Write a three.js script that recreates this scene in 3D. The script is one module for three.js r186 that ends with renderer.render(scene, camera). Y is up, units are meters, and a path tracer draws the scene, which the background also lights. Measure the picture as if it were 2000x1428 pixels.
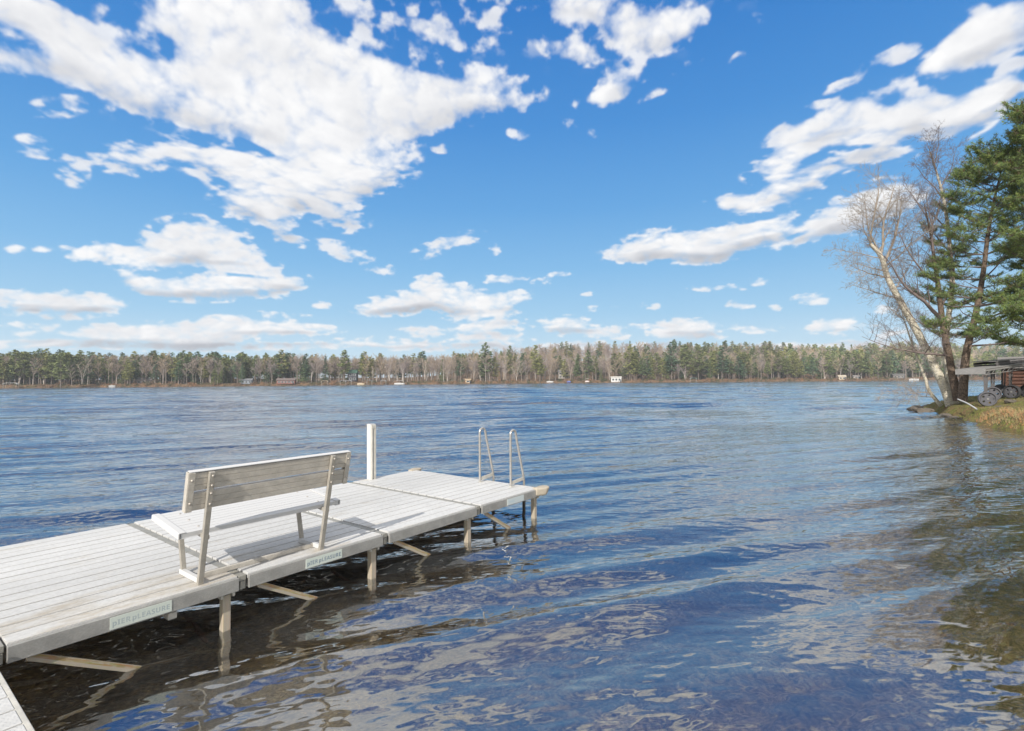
import * as THREE from 'three';
import { RoundedBoxGeometry } from 'three/addons/geometries/RoundedBoxGeometry.js';
import { mergeGeometries } from 'three/addons/utils/BufferGeometryUtils.js';
import { ImprovedNoise } from 'three/addons/math/ImprovedNoise.js';

// ---------- camera, sky, sun, exposure ----------
const scene = new THREE.Scene();
const camera = new THREE.PerspectiveCamera(69.72, 1024 / 731, 0.1, 6000);
camera.rotation.order = 'YXZ';
camera.position.set(0, 2.281, 0);
camera.rotation.set(THREE.MathUtils.degToRad(1.62), 0, THREE.MathUtils.degToRad(-0.45));
const renderer = new THREE.WebGLRenderer({ antialias: true });
renderer.toneMapping = THREE.LinearToneMapping;
renderer.toneMappingExposure = 1.28;
renderer.shadowMap.enabled = true;

const SUN_DIR = new THREE.Vector3(-0.352, 0.655, 0.936).normalize();
const sun = new THREE.DirectionalLight(new THREE.Color(1.0, 0.955, 0.88), 4.4);
sun.position.copy(SUN_DIR).multiplyScalar(400);
sun.castShadow = true;
sun.shadow.mapSize.set(4096, 4096);
Object.assign(sun.shadow.camera, { left: -90, right: 90, top: 60, bottom: -60, near: 1, far: 900 });
scene.add(sun, sun.target);

function mulberry(a) { return () => { a |= 0; a = a + 0x6D2B79F5 | 0; let t = Math.imul(a ^ a >>> 15, 1 | a); t = t + Math.imul(t ^ t >>> 7, 61 | t) ^ t; return ((t ^ t >>> 14) >>> 0) / 4294967296; }; }
const PN = new ImprovedNoise();
const n3 = (x, y, z) => PN.noise(x, y, z);
const sstep = (x, a, b) => { const t = Math.min(1, Math.max(0, (x - a) / (b - a))); return t * t * (3 - 2 * t); };
const mix = (a, b, t) => a + (b - a) * t;
function fbm(x, y, z, oct) { let s = 0, a = 0.5; for (let i = 0; i < oct; i++) { s += a * n3(x, y, z); x = x * 2.03 + 11.3; y = y * 2.03 + 5.7; z = z * 2.03 + 3.1; a *= 0.5; } return s; }

function billow(x, y, z, oct) { let s = 0, a = 0.5; for (let i = 0; i < oct; i++) { s += a * (Math.abs(n3(x, y, z)) * 2 - 0.42); x = x * 2.07 + 7.1; y = y * 2.07 + 1.7; z = z * 2.07 + 9.3; a *= 0.52; } return s; }

// clouds: azimuth, elevation, half width, half height (degrees), tilt, strength
const CLOUDS=[[-28.5,32.1,8.6,2.7,13,1],[-33.4,27.9,5.3,2.3,15,1],[-25.3,29.7,7.6,3.5,11,1],[-19.4,28.7,8.6,3.6,8,1],[-27.1,25.7,10.5,2.9,11,1],[-13.1,28.1,8.6,3.5,5,1],[-6.5,28.8,5.6,2.4,2,0.9],[-19.4,24.8,7.6,2.5,7,1],[-40.7,27.1,3.6,1.5,-9,1],[-43.5,27.5,2.6,1.4,-1,0.95],[-39,25.9,4.2,1.6,-4,1],[-42.9,24.3,2.7,0.9,2,0.9],[-36.8,24.7,3.2,1.3,5,0.9],[-0.6,28.3,4.2,1.3,-0,0.7],[-29.7,21,3.4,1.3,0,0.9],[-24.3,21,6.6,2.3,8,1],[-17.4,21.4,6.2,2.3,6,1],[-21.4,19.5,6.9,2,6,1],[-25.6,17.1,3.5,1.5,7,0.95],[-36.4,19,2.8,1.2,7,0.7],[-23.3,15.5,1.3,1.5,6,0.7],[-21.9,14.4,1,0.5,-16,0.55],[-18.1,17,2.7,1.3,-10,0.7],[-32.6,20.4,2.4,1.1,6,0.7],[-41.6,21.8,2.2,0.7,22,0.6],[-43.4,18.6,1.1,0.8,-10,0.65],[-40.7,17.4,1.2,1.1,-25,0.5],[1.3,25,1.4,0.6,-1,0.6],[-16.9,34.4,3,1.2,-7,0.6],[-13.9,33.1,2.4,1.3,-18,0.5],[-6.5,33.9,4.1,1,-8,0.6],[-9.9,34.3,2.7,0.7,-3,0.5],[-2.5,35.9,2.5,0.5,-9,0.5],[-1.5,30.4,3.4,1.1,0,0.45],[-7.7,24,1.3,0.5,2,0.5],[-30.4,13.2,4,1.7,7,1],[-33.3,11.5,4.8,1.1,7,1],[-27,11.7,3.3,1.6,-6,1],[-38.8,11.2,2.1,0.6,14,0.85],[-41.7,11.2,1.4,0.4,9,0.7],[-44.2,10.8,0.7,0.4,10,0.7],[-29.6,9,5.7,1.2,1,1],[-34.4,9,2.8,0.8,-6,0.95],[-23,10.1,2.2,0.9,14,0.9],[-26.5,10.3,3.2,1.1,5,1],[-40.7,6.7,3.7,1,1,1],[-42.8,7,1.7,0.4,-1,0.8],[-38.1,7.1,1.9,0.6,-1,0.85],[-17.4,13.5,2.8,0.8,-15,0.7],[-6.1,14.6,3.5,0.7,12,0.75],[-13.7,12,1.7,0.6,-8,0.6],[-1.3,14,0.5,0.5,-0,0.6],[-8.6,13.1,1.4,0.4,16,0.6],[-8.9,9,4.7,1.3,6,1],[-3.9,8.4,4.2,1.5,3,1],[-13.2,8,3.2,1,1,0.95],[0.1,9.2,2,0.8,9,0.75],[-0.8,11,2.1,0.5,9,0.75],[4.3,11.2,2.2,0.4,10,0.6],[-8.3,10.7,2.2,0.8,1,0.8],[-2.8,7.6,3.4,0.6,-0,0.8],[-36.6,4.4,4.2,0.8,6,1],[-31.2,4.3,5.1,0.9,2,1],[-25.1,5.2,6.2,0.8,-1,1],[-29.1,5.7,2.8,0.6,3,0.95],[-21.3,5.6,2.7,0.5,-4,0.9],[-19.9,7.9,1,0.4,2,0.85],[-33.2,5.1,2.4,0.7,3,0.8],[-42.6,4.5,1.8,0.3,4,0.6],[-43.2,5.6,1.5,0.3,5,0.5],[-41,5.3,1.9,0.3,4,0.5],[-23.3,6.6,2.4,0.4,2,0.45],[-9.4,5.3,2.8,0.5,0,0.85],[-2.8,5.9,4.2,0.9,5,0.95],[-2.2,4.6,5.3,0.6,-0,0.8],[5.9,6,3,1.1,-1,1],[9.5,5,3.3,0.5,-6,0.85],[13,5.5,3.7,0.3,1,0.65],[18.4,5.1,3.3,1.1,-4,1],[18.9,5.6,2.5,0.7,-2,1],[16.4,4.8,1.7,0.6,-2,0.9],[0,3.5,17.9,0.5,-0,0.75],[-26,3.4,18.7,0.4,1,0.7],[-39.7,3.3,7.3,0.3,2,0.65],[-13.2,4.2,6.3,0.4,1,0.6],[11.1,3.8,7.5,0.4,-1,0.6],[-42.6,3.8,2.4,0.3,3,0.55],[8.8,35.4,5.6,1.5,-11,0.8],[15.3,33.1,4.4,1.5,0,1],[18.4,33.3,2.5,1.1,-9,0.7],[7.6,32.1,3.5,1.1,-11,0.85],[12.5,29.8,2.4,1.4,51,0.8],[11.4,28.2,3.4,0.8,11,0.8],[17.3,29,2.8,0.7,23,0.55],[8.1,25.5,1.6,0.5,-12,0.55],[23.9,31.9,2.7,0.5,5,0.4],[25.2,29.8,1.7,0.4,15,0.3],[42.1,26,3.5,1.9,8,1],[44.6,26.2,2.5,1.5,1,1],[39.3,25.3,1.7,0.6,10,0.9],[44.5,23.2,1.2,0.7,4,0.6],[35.7,26.5,2.2,0.7,15,0.65],[33,25.4,2.1,0.5,0,0.6],[40.6,25.6,2.1,1.3,9,1],[30.8,21.9,3.8,1.9,9,0.95],[34.4,21.5,2,2.4,20,0.95],[37.8,21.6,3,1.6,20,1],[41.2,21.1,3.1,1.6,7,1],[43.2,21.5,2,1.2,6,0.95],[27.7,20.1,2.8,1.1,11,0.9],[29,18.5,4,0.9,9,0.85],[32,18.4,2,0.6,11,0.7],[24,17.2,2.6,0.9,-13,0.9],[27.9,17.1,3.2,0.9,7,0.9],[30.4,24.3,1.5,0.4,-13,0.6],[34.8,19.2,2.7,0.6,-7,0.65],[36.4,23.8,1.2,1,18,0.65],[18.1,13.6,6.6,1.5,0,1],[23,13.9,4.5,1.4,2,1],[14.1,13.1,3.4,0.8,1,1],[26.5,14.5,2.6,1.3,14,0.95],[30.6,13.8,3.5,1,12,0.95],[33.9,15.4,3.2,1.3,19,0.95],[33.1,13.8,2.5,0.8,8,0.9],[36.4,15.5,2,1.1,12,0.9],[20.5,12.4,3,0.7,-5,0.9],[21.9,9.2,2.4,0.3,-2,0.7],[23.8,7.5,1.3,0.4,-4,0.85],[30.1,7.6,1.6,0.5,-5,0.8],[26.6,7.2,0.8,0.3,-4,0.7],[25.7,9.6,1.1,0.3,0,0.6],[31.3,4.9,2.4,0.6,0,1],[24.5,5.2,2.6,0.4,-5,0.75],[34.8,4,3,0.5,-3,0.6],[26.5,3.3,2.9,0.4,-2,0.85],[30.8,3,3.7,0.4,0,0.9],[35.1,3,2.6,0.4,-3,0.8],[14.9,7.6,1,0.4,-2,0.4],[9,9.4,1,0.2,-2,0.45],[36.7,6.1,2.2,0.5,1,0.4],[10,7.8,1.6,0.4,-2,0.3],[-34.9,21.8,6.4,0.8,0,-0.8],[-28.4,22.1,4.8,0.5,0,-0.6],[-34.6,28.8,2,1,-3,-0.5],[-8.2,31.5,3.2,1.1,-12,-0.6],[-12.6,32.5,4,1.6,-14,-0.45],[32.4,20,2.4,0.3,4,-0.6],[26.3,15.7,4,0.4,3,-0.7],[30.7,16,2.2,0.4,7,-0.7],[28.3,13.1,1.7,0.3,20,-0.5],[-29.6,10.3,4.7,0.2,2,-0.5],[13.7,31.3,0.9,0.7,38,-0.5]];
(function makeSky() {
  const W = 4096, H = 2048, data = new Float32Array(W * H * 4), D = Math.PI / 180;
  const blobs = CLOUDS.map(([az, el, rx, ry, a, s]) => ({ az, el, rx, ry, c: Math.cos(a * D), s: Math.sin(a * D), k: s, R: Math.max(rx, ry) * 1.55 }));
  // further clouds of the same kind all round the rest of the sky
  const rnd = mulberry(77);
  for (let i = 0; i < 420; i++) {
    const az = rnd() * 360 - 180, t = rnd(), el = 2 + 70 * t * t + 3 * rnd(), big = 1.2 + el * 0.16;
    if (Math.abs(az) < 52 && el < 50) continue;
    for (let j = 0; j < 3; j++) {
      const rx = big * (1 + rnd() * 1.6), ry = rx * mix(0.24, 0.5, Math.min(1, el / 30));
      const a2 = az + (rnd() - 0.5) * big * 3 / Math.max(0.35, Math.cos(el * D)), e2 = el + (rnd() - 0.5) * big;
      if (Math.abs(a2) - rx / Math.max(0.35, Math.cos(e2 * D)) < 46 && e2 - ry < 46) continue;
      const w = 1 / Math.max(0.35, Math.cos(e2 * D)), ang = (rnd() - 0.6) * 0.5;
      blobs.push({ az: a2, el: e2, rx: rx * w, ry, c: Math.cos(ang), s: Math.sin(ang), k: 0.65 + rnd() * 0.35, R: Math.max(rx * w, ry) * 1.55 });
    }
  }
  // per-column buckets of clouds
  const buckets = Array.from({ length: 360 }, () => []);
  for (const b of blobs) for (let a = Math.floor(b.az - b.R - 1.5); a <= Math.ceil(b.az + b.R + 1.5); a++) buckets[((a + 180) % 360 + 360) % 360].push(b);
  const field = (az, el) => {
    let keep = 1, cut = 1;
    const list = buckets[((Math.floor(az) + 180) % 360 + 360) % 360];
    for (let i = 0; i < list.length; i++) {
      const b = list[i]; let dx = az - b.az; if (dx > 180) dx -= 360; else if (dx < -180) dx += 360;
      const dy = el - b.el;
      if (dx > b.R || dx < -b.R || dy > b.R || dy < -b.R) continue;
      const x = (dx * b.c + dy * b.s) / b.rx, y = (-dx * b.s + dy * b.c) / b.ry, r = (x * x + y * y) / 1.95;
      if (r < 1) { const g = 1 - r, q = g * g * (3 - 2 * g) * 0.97; if (b.k > 0) keep *= 1 - b.k * q; else cut *= 1 + b.k * q; }
    }
    return (1 - keep) * cut;
  };
  const top = [0.024, 0.165, 0.53], stops = [[0, 0.64, 0.80, 0.90], [3, 0.56, 0.76, 0.90], [7, 0.37, 0.63, 0.87], [12, 0.235, 0.51, 0.83], [18, 0.14, 0.395, 0.77], [26, 0.075, 0.29, 0.69], [36, 0.038, 0.21, 0.60], [60, 0.02, 0.125, 0.45], [90, 0.014, 0.095, 0.38]];
  const clear = (el) => { let i = 0; while (i < stops.length - 2 && el > stops[i + 1][0]) i++; const a = stops[i], b = stops[i + 1], t = Math.max(0, (el - a[0]) / (b[0] - a[0])); return [1, 2, 3].map((c) => mix(a[c], b[c], t)); };
  for (let row = 0; row < H; row++) {
    const el = ((row + 0.5) / H - 0.5) * 180, y = Math.sin(el * D), ch = Math.cos(el * D);
    const base = clear(Math.max(0, el));
    for (let col = 0; col < W; col++) {
      const o = (row * W + col) * 4; data[o + 3] = 1;
      if (el < -0.3) { data[o] = 0.10; data[o + 1] = 0.15; data[o + 2] = 0.20; continue; }
      const ph = ((col + 0.5) / W - 0.5) * 2 * Math.PI, x = Math.cos(ph) * ch, z = Math.sin(ph) * ch;
      let az = Math.atan2(x, -z) / D;
      const q = mix(2.6, 1.25, Math.min(1, Math.max(0, el) / 20)), Y = y * q;
      const w1 = fbm(x * 5 + 9, Y * 5, z * 5, 3), w2 = fbm(x * 5 - 17, Y * 5 + 31, z * 5 + 5, 3);
      const sc = mix(0.45, 1, Math.min(1, Math.max(0, el) / 25));
      const A = az + w1 * 2.4 * sc / Math.max(0.4, ch), E = el + w2 * 1.7 * sc;
      const f = field(A, E);
      let den = 0, cr = 1, cg = 1, cb = 1;
      if (f > 0.004) {
        const fr = mix(52, 26, Math.min(1, Math.max(0, el) / 22)), wx = w1 * 0.5, wz = w2 * 0.5;
        const X = x * fr + wx, YY = Y * fr + wz, Z = z * fr - wx;
        const puff = billow(X * 0.62, YY * 0.62, Z * 0.62, 6), fine = fbm(X + 50, YY, Z, 6), mid = fbm(x * 11 + 3, Y * 11, z * 11 + 8, 3);
        const thin = 1 - sstep(f, 0.45, 0.85);
        const v = f + mix(puff * 0.9 + fine * 0.8, fine * 2.3, thin) * mix(1.25, 0.55, f * f) + mid * mix(0.9, 0.22, f) - 0.08;
        den = Math.pow(sstep(v, 0.10, 1.0), 1.15) * sstep(f, 0.0, 0.16);
        den *= mix(0.85, 1, sstep(f, 0.5, 0.85));
        if (den > 0.003) {
          // relief: the billows are lit from above and from behind our left shoulder
          const d = 0.012 * sc, puff2 = billow((X + d * fr * 0.8 * z) * 0.62, (YY + d * fr * 1.2) * 0.62, (Z - d * fr * 0.8 * x) * 0.62, 5);
          const up = field(A - 0.5 * sc, E + 1.6 * sc + 0.2), dn = field(A + 0.2, E - 1.3 * sc - 0.15);
          const under = Math.max(0, up - dn) * sstep(f, 0.2, 0.8), core = sstep(v, 0.45, 1.0);
          let lum = 0.965 + 0.10 * (puff - puff2) * core + 0.10 * Math.min(0, fine) * core - 0.34 * under * mix(1.2, 0.6, Math.min(1, el / 28)) - 0.08 * core * sstep(mid, -0.15, 0.25);
          lum *= mix(0.95, 1, Math.min(1, Math.max(0, el) / 10));
          lum = Math.min(1.02, Math.max(0.5, lum));
          const shade = Math.min(1, Math.max(0, 1 - lum) * 2.2);
          cr = lum * mix(1.0, 0.935, shade); cg = lum * mix(1.0, 0.965, shade); cb = lum * mix(1.005, 1.05, shade);
        }
      }
      data[o] = 0.78 * mix(base[0], cr, den); data[o + 1] = 0.78 * mix(base[1], cg, den); data[o + 2] = 0.78 * mix(base[2], cb, den);
    }
  }
  const tex = new THREE.DataTexture(data, W, H, THREE.RGBAFormat, THREE.FloatType);
  tex.mapping = THREE.EquirectangularReflectionMapping; tex.magFilter = tex.minFilter = THREE.LinearFilter; tex.needsUpdate = true;
  scene.background = tex; scene.environment = tex;
})();

scene.fog = new THREE.FogExp2(new THREE.Color(0.86, 0.92, 1.0), 0.00022);

// ---------- helpers ----------
const V = (x, y, z) => new THREE.Vector3(x, y, z);
const lin = (r, g, b) => new THREE.Color().setRGB(r, g, b);
const taken = {};
function numbered(name) { const n = taken[name] = (taken[name] ?? -1) + 1; return n ? name + '_' + String(n).padStart(3, '0') : name; }
function mesh(name, geo, mat, parent) { const m = new THREE.Mesh(geo, mat); m.name = parent ? name : numbered(name); (parent ?? scene).add(m); return m; }
function thing(name, label, category, pos, turn = 0, group) {
  const g = new THREE.Group(); g.name = numbered(name); g.userData = { label, category }; if (group) g.userData.group = group;
  g.position.copy(pos); g.rotation.y = turn; scene.add(g); return g;
}
function tag(o, label, category, group) { o.userData = { label, category }; if (group) o.userData.group = group; return o; }
function structure(o) { o.userData.kind = 'structure'; return o; }
function metricUV(geo, s = 1, ox = 0, oz = 0) {
  const p = geo.attributes.position, n = geo.attributes.normal, uv = new Float32Array(p.count * 2);
  for (let i = 0; i < p.count; i++) {
    const ax = Math.abs(n.getX(i)), ay = Math.abs(n.getY(i)), az = Math.abs(n.getZ(i)), x = p.getX(i) + ox, y = p.getY(i), z = p.getZ(i) + oz;
    if (ay >= ax && ay >= az) { uv[2 * i] = x * s; uv[2 * i + 1] = -z * s; } else if (ax > az) { uv[2 * i] = z * s; uv[2 * i + 1] = y * s; } else { uv[2 * i] = x * s; uv[2 * i + 1] = y * s; }
  }
  geo.setAttribute('uv', new THREE.BufferAttribute(uv, 2)); return geo;
}
function rbox(w, h, d, r = 0.005, x = 0, y = 0, z = 0) { const g = new RoundedBoxGeometry(w, h, d, 1, r); g.translate(x, y, z); return metricUV(g); }
function box(w, h, d, x = 0, y = 0, z = 0) { const g = new THREE.BoxGeometry(w, h, d); g.translate(x, y, z); return metricUV(g); }
// a bar of rectangular section between two points; w across, t in the plane that holds up
function bar(a, b, w, t, r = 0.004) {
  const d = b.clone().sub(a), L = d.length(), g = new RoundedBoxGeometry(L, t, w, 1, r); metricUV(g);
  const X = d.normalize(), Z = V(0, 0, 0).crossVectors(X, Math.abs(X.y) > 0.95 ? V(1, 0, 0) : V(0, 1, 0)).normalize(), Y = V(0, 0, 0).crossVectors(Z, X);
  g.applyMatrix4(new THREE.Matrix4().makeBasis(X, Y, Z).setPosition(a.clone().add(b).multiplyScalar(0.5))); return g;
}
class MB { // triangle collector
  constructor() { this.p = []; this.n = []; this.c = []; this.i = []; }
  vert(x, y, z, nx, ny, nz, c) { this.p.push(x, y, z); this.n.push(nx, ny, nz); if (c) this.c.push(c[0], c[1], c[2]); return this.p.length / 3 - 1; }
  tri(a, b, c, col) {
    const n = V(0, 0, 0).crossVectors(b.clone().sub(a), c.clone().sub(a)).normalize();
    const k = this.vert(a.x, a.y, a.z, n.x, n.y, n.z, col); this.vert(b.x, b.y, b.z, n.x, n.y, n.z, col); this.vert(c.x, c.y, c.z, n.x, n.y, n.z, col); this.i.push(k, k + 1, k + 2);
  }
  tube(pts, rad, sides, col) {
    let prev = null; const N = pts.length; let ref = V(0.3, 0.1, 0.95);
    for (let k = 0; k < N; k++) {
      const t = (k < N - 1 ? pts[k + 1].clone().sub(pts[k]) : pts[k].clone().sub(pts[k - 1])).normalize();
      let a = V(0, 0, 0).crossVectors(t, ref); if (a.lengthSq() < 1e-4) a = V(0, 0, 0).crossVectors(t, V(1, 0, 0)); a.normalize();
      const b = V(0, 0, 0).crossVectors(t, a), ring = [];
      for (let s = 0; s < sides; s++) { const q = s / sides * Math.PI * 2, cx = Math.cos(q), sx = Math.sin(q), nx = a.x * cx + b.x * sx, ny = a.y * cx + b.y * sx, nz = a.z * cx + b.z * sx; ring.push(this.vert(pts[k].x + nx * rad[k], pts[k].y + ny * rad[k], pts[k].z + nz * rad[k], nx, ny, nz, col)); }
      if (prev) for (let s = 0; s < sides; s++) { const u = (s + 1) % sides; this.i.push(prev[s], prev[u], ring[s], prev[u], ring[u], ring[s]); }
      prev = ring;
    }
  }
  get tris() { return this.i.length / 3; }
  geo() {
    const g = new THREE.BufferGeometry();
    g.setAttribute('position', new THREE.Float32BufferAttribute(this.p, 3)); g.setAttribute('normal', new THREE.Float32BufferAttribute(this.n, 3));
    if (this.c.length) g.setAttribute('color', new THREE.Float32BufferAttribute(this.c, 3));
    g.setIndex(this.i); return g;
  }
}
function noiseTexture(size, fn, srgb, repeat = 1) { // fn(u, v) -> [r, g, b] 0..255, periodic if fn is
  const d = new Uint8Array(size * size * 4);
  for (let y = 0; y < size; y++) for (let x = 0; x < size; x++) { const c = fn(x / size, y / size), o = (y * size + x) * 4; d[o] = c[0]; d[o + 1] = c[1]; d[o + 2] = c[2]; d[o + 3] = 255; }
  const t = new THREE.DataTexture(d, size, size); t.wrapS = t.wrapT = THREE.RepeatWrapping; t.magFilter = THREE.LinearFilter; t.repeat.set(repeat, repeat); if (srgb) t.colorSpace = THREE.SRGBColorSpace; t.needsUpdate = true; return t;
}
// noise that repeats over the unit square
function pnoise(u, v, f, seed) { const a = u * Math.PI * 2, b = v * Math.PI * 2, r = f / 6.283; return n3(Math.cos(a) * r + seed, Math.sin(a) * r + Math.cos(b) * r * 1.37, Math.sin(b) * r * 1.37 + seed * 1.7); }
function pfbm(u, v, f, seed, oct) { let s = 0, a = 0.5; for (let i = 0; i < oct; i++) { s += a * pnoise(u, v, f, seed + i * 7.3); f *= 2; a *= 0.5; } return s; }
const clampB = (x) => Math.max(0, Math.min(255, Math.round(x)));

// ---------- water ----------
const waveRnd = mulberry(5);
const WAVES = [];
for (let i = 0; i < 34; i++) {
  const t = i / 33, lam = 0.24 * Math.pow(10.5, 1 - t) * (0.88 + 0.24 * waveRnd());      // 2.5 m ... 0.24 m
  const ang = Math.atan2(0.93, 0.37) + (waveRnd() + waveRnd() - 1) * mix(0.2, 0.75, sstep(t, 0.3, 0.9)), k = 2 * Math.PI / lam;
  const slope = lam > 0.8 && lam < 2.1 ? 0.030 : 0.0155;
  WAVES.push({ kx: Math.cos(ang) * k, kz: Math.sin(ang) * k, a: slope / k, ph: waveRnd() * 6.283, lam });
}
function waveHeight(x, z, cell) {
  const m = 0.75 + 0.9 * n3(x * 0.07 + 3, 0.5, z * 0.11) + 0.45 * n3(x * 0.22, 7.5, z * 0.3); let h = 0;
  const bend = 0.05 * x; // wave fronts turn in towards the bank
  for (const w of WAVES) { const fade = sstep(w.lam, 2.2 * cell, 4 * cell); if (fade > 0) h += fade * w.a * Math.sin(w.kx * x + w.kz * z + w.ph + bend * n3(x * 0.05, w.lam, z * 0.05)); }
  return h * Math.max(0.25, m);
}
(function makeWater() {
  const cx = 1, cz = 2.0, NA = 480, A0 = -1.75, A1 = 1.75, radii = [0];
  for (let r = 0.5; r < 900;) { radii.push(r); r += r > 330 ? r * 0.04 : r > 150 ? 0.5 : r > 60 ? 0.25 : Math.min(0.13, Math.max(0.035, r * 0.0085)); }
  radii.push(1500, 3000);
  const NR = radii.length, p = new Float32Array(NR * (NA + 1) * 3), uv = new Float32Array(NR * (NA + 1) * 2), idx = new Uint32Array((NR - 1) * NA * 6);
  let o = 0, q = 0;
  for (let i = 0; i < NR; i++) for (let j = 0; j <= NA; j++) {
    const a = A0 + (A1 - A0) * j / NA, r = radii[i], x = cx + Math.sin(a) * r, z = cz - Math.cos(a) * r, cell = r > 150 ? 0.5 : r > 60 ? 0.25 : Math.min(0.13, Math.max(0.03, r * 0.0085)), open = mix(1.0, 2.7, sstep(r, 9, 60));
    p[o * 3] = x; p[o * 3 + 1] = r < 330 ? waveHeight(x, z, cell) * open : 0; p[o * 3 + 2] = z; uv[o * 2] = x; uv[o * 2 + 1] = -z; o++;
  }
  for (let i = 0; i < NR - 1; i++) for (let j = 0; j < NA; j++) { const a = i * (NA + 1) + j, b = a + 1, c = a + NA + 1, d = c + 1; idx[q++] = a; idx[q++] = b; idx[q++] = c; idx[q++] = b; idx[q++] = d; idx[q++] = c; }
  const g = new THREE.BufferGeometry(); g.setAttribute('position', new THREE.BufferAttribute(p, 3)); g.setAttribute('uv', new THREE.BufferAttribute(uv, 2)); g.setIndex(new THREE.BufferAttribute(idx, 1)); g.computeVertexNormals();
  // small ripples: a repeating sum of whole-number waves
  function ripples(size, count, f0, f1, seed, spread, ang0, power) {
    const rnd = mulberry(seed), hgt = new Float32Array(size * size);
    for (let n = 0; n < count; n++) {
      const f = f0 * Math.pow(f1 / f0, rnd()), th = ang0 + (rnd() + rnd() - 1) * spread, fx = Math.round(Math.cos(th) * f), fy = Math.round(Math.sin(th) * f), amp = Math.pow(f / f0, -power), ph = rnd() * 6.283;
      const sx = new Float32Array(size), cxx = new Float32Array(size);
      for (let x = 0; x < size; x++) { sx[x] = Math.sin(2 * Math.PI * fx * x / size + ph) * amp; cxx[x] = Math.cos(2 * Math.PI * fx * x / size + ph) * amp; }
      for (let y = 0; y < size; y++) { const s = Math.sin(2 * Math.PI * fy * y / size), c = Math.cos(2 * Math.PI * fy * y / size), k = y * size; for (let x = 0; x < size; x++) hgt[k + x] += sx[x] * c + cxx[x] * s; }
    }
    return hgt;
  }
  const S = 1024, h1 = ripples(S, 110, 14, 120, 21, 1.0, -1.25, 1.15); let mx = 0; for (const v of h1) mx = Math.max(mx, Math.abs(v));
  const d1 = new Uint8Array(S * S * 4); for (let i = 0; i < S * S; i++) { const v = clampB(127.5 + 127 * h1[i] / mx); d1[4 * i] = d1[4 * i + 1] = d1[4 * i + 2] = v; d1[4 * i + 3] = 255; }
  const bump = new THREE.DataTexture(d1, S, S); bump.wrapS = bump.wrapT = THREE.RepeatWrapping; bump.magFilter = THREE.LinearFilter; bump.repeat.set(1 / 6.1, 1 / 6.1); bump.needsUpdate = true;
  // longer waves for the open lake, as slopes
  const T = 53, h2 = ripples(S, 120, 22, 190, 4, 0.75, -1.22, 1.0); let sl = 0; const px = T / S;
  const gx = new Float32Array(S * S), gy = new Float32Array(S * S);
  for (let y = 0; y < S; y++) for (let x = 0; x < S; x++) { const i = y * S + x; gx[i] = (h2[y * S + (x + 1) % S] - h2[y * S + (x + S - 1) % S]) / (2 * px); gy[i] = (h2[((y + 1) % S) * S + x] - h2[((y + S - 1) % S) * S + x]) / (2 * px); sl += gx[i] * gx[i] + gy[i] * gy[i]; }
  const want = 0.075 / Math.sqrt(sl / (S * S)), d2 = new Uint8Array(S * S * 4);
  for (let i = 0; i < S * S; i++) { const u = pnoise((i % S) / S, Math.floor(i / S) / S, 5, 3.3), m = want * Math.max(0.25, 1 + 1.2 * u), nx = -gx[i] * m, ny = -gy[i] * m, L = Math.hypot(nx, ny, 1); d2[4 * i] = clampB(127.5 + 127.5 * nx / L); d2[4 * i + 1] = clampB(127.5 + 127.5 * ny / L); d2[4 * i + 2] = clampB(127.5 + 127.5 / L); d2[4 * i + 3] = 255; }
  const normal = new THREE.DataTexture(d2, S, S); normal.wrapS = normal.wrapT = THREE.RepeatWrapping; normal.magFilter = THREE.LinearFilter; normal.repeat.set(1 / T, 1 / T); normal.needsUpdate = true;
  const mat = new THREE.MeshPhysicalMaterial({ color: lin(0.84, 0.90, 0.94), roughness: 0.0, metalness: 0.25, transmission: 0.985, thickness: 1, ior: 1.7, attenuationColor: lin(0.55, 0.44, 0.24), attenuationDistance: 2.0, bumpMap: bump, bumpScale: 0.01, normalMap: normal, normalScale: new THREE.Vector2(0.8, 0.8) });
  // the lake is ruffled more the farther out one looks, where the bank gives no shelter
  const rings = [[9, 0.25, 0.009], [15, 0.3, 0.013], [26, 0.35, 0.018], [48, 0.5, 0.025], [90, 0.8, 0.032], [1e9, 1.4, 0.038]], mats = []; let i0 = 0;
  rings.forEach(([R, ns, bs], m) => { let i1 = i0; while (i1 < NR - 1 && radii[i1] < R) i1++; g.addGroup(i0 * NA * 6, (i1 - i0) * NA * 6, m); i0 = i1; const c = mat.clone(); c.normalScale.set(ns, ns); c.bumpScale = bs; mats.push(c); });
  structure(mesh('water', g, mats));
})();

// ---------- ground ----------
// near bank on the right: a low point of land
const SHORE = [[60, -47], [46, -44.5], [37, -41], [31, -39], [28.9, -37.4], [27.83, -35.3], [26.4, -32.8], [24.9, -29.8], [23.5, -27.2], [21.6, -24], [21.1, -22.6], [21.0, -21.6], [20.7, -19], [19, -14], [16, -8], [12, -2.5], [8, 1.2], [4, 2.6], [-4, 3.4], [-30, 8], [-80, 20], [-80, 80], [90, 80], [90, -47]];
function shoreDistance(x, z) { // positive on land
  let best = 1e9, inside = false;
  for (let i = 0, j = SHORE.length - 1; i < SHORE.length; j = i++) {
    const [ax, az] = SHORE[j], [bx, bz] = SHORE[i], dx = bx - ax, dz = bz - az, t = Math.max(0, Math.min(1, ((x - ax) * dx + (z - az) * dz) / (dx * dx + dz * dz)));
    const ex = x - ax - dx * t, ez = z - az - dz * t; best = Math.min(best, ex * ex + ez * ez);
    if ((az > z) !== (bz > z) && x < (bx - ax) * (z - az) / (bz - az) + ax) inside = !inside;
  }
  return (inside ? 1 : -1) * Math.sqrt(best);
}
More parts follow.
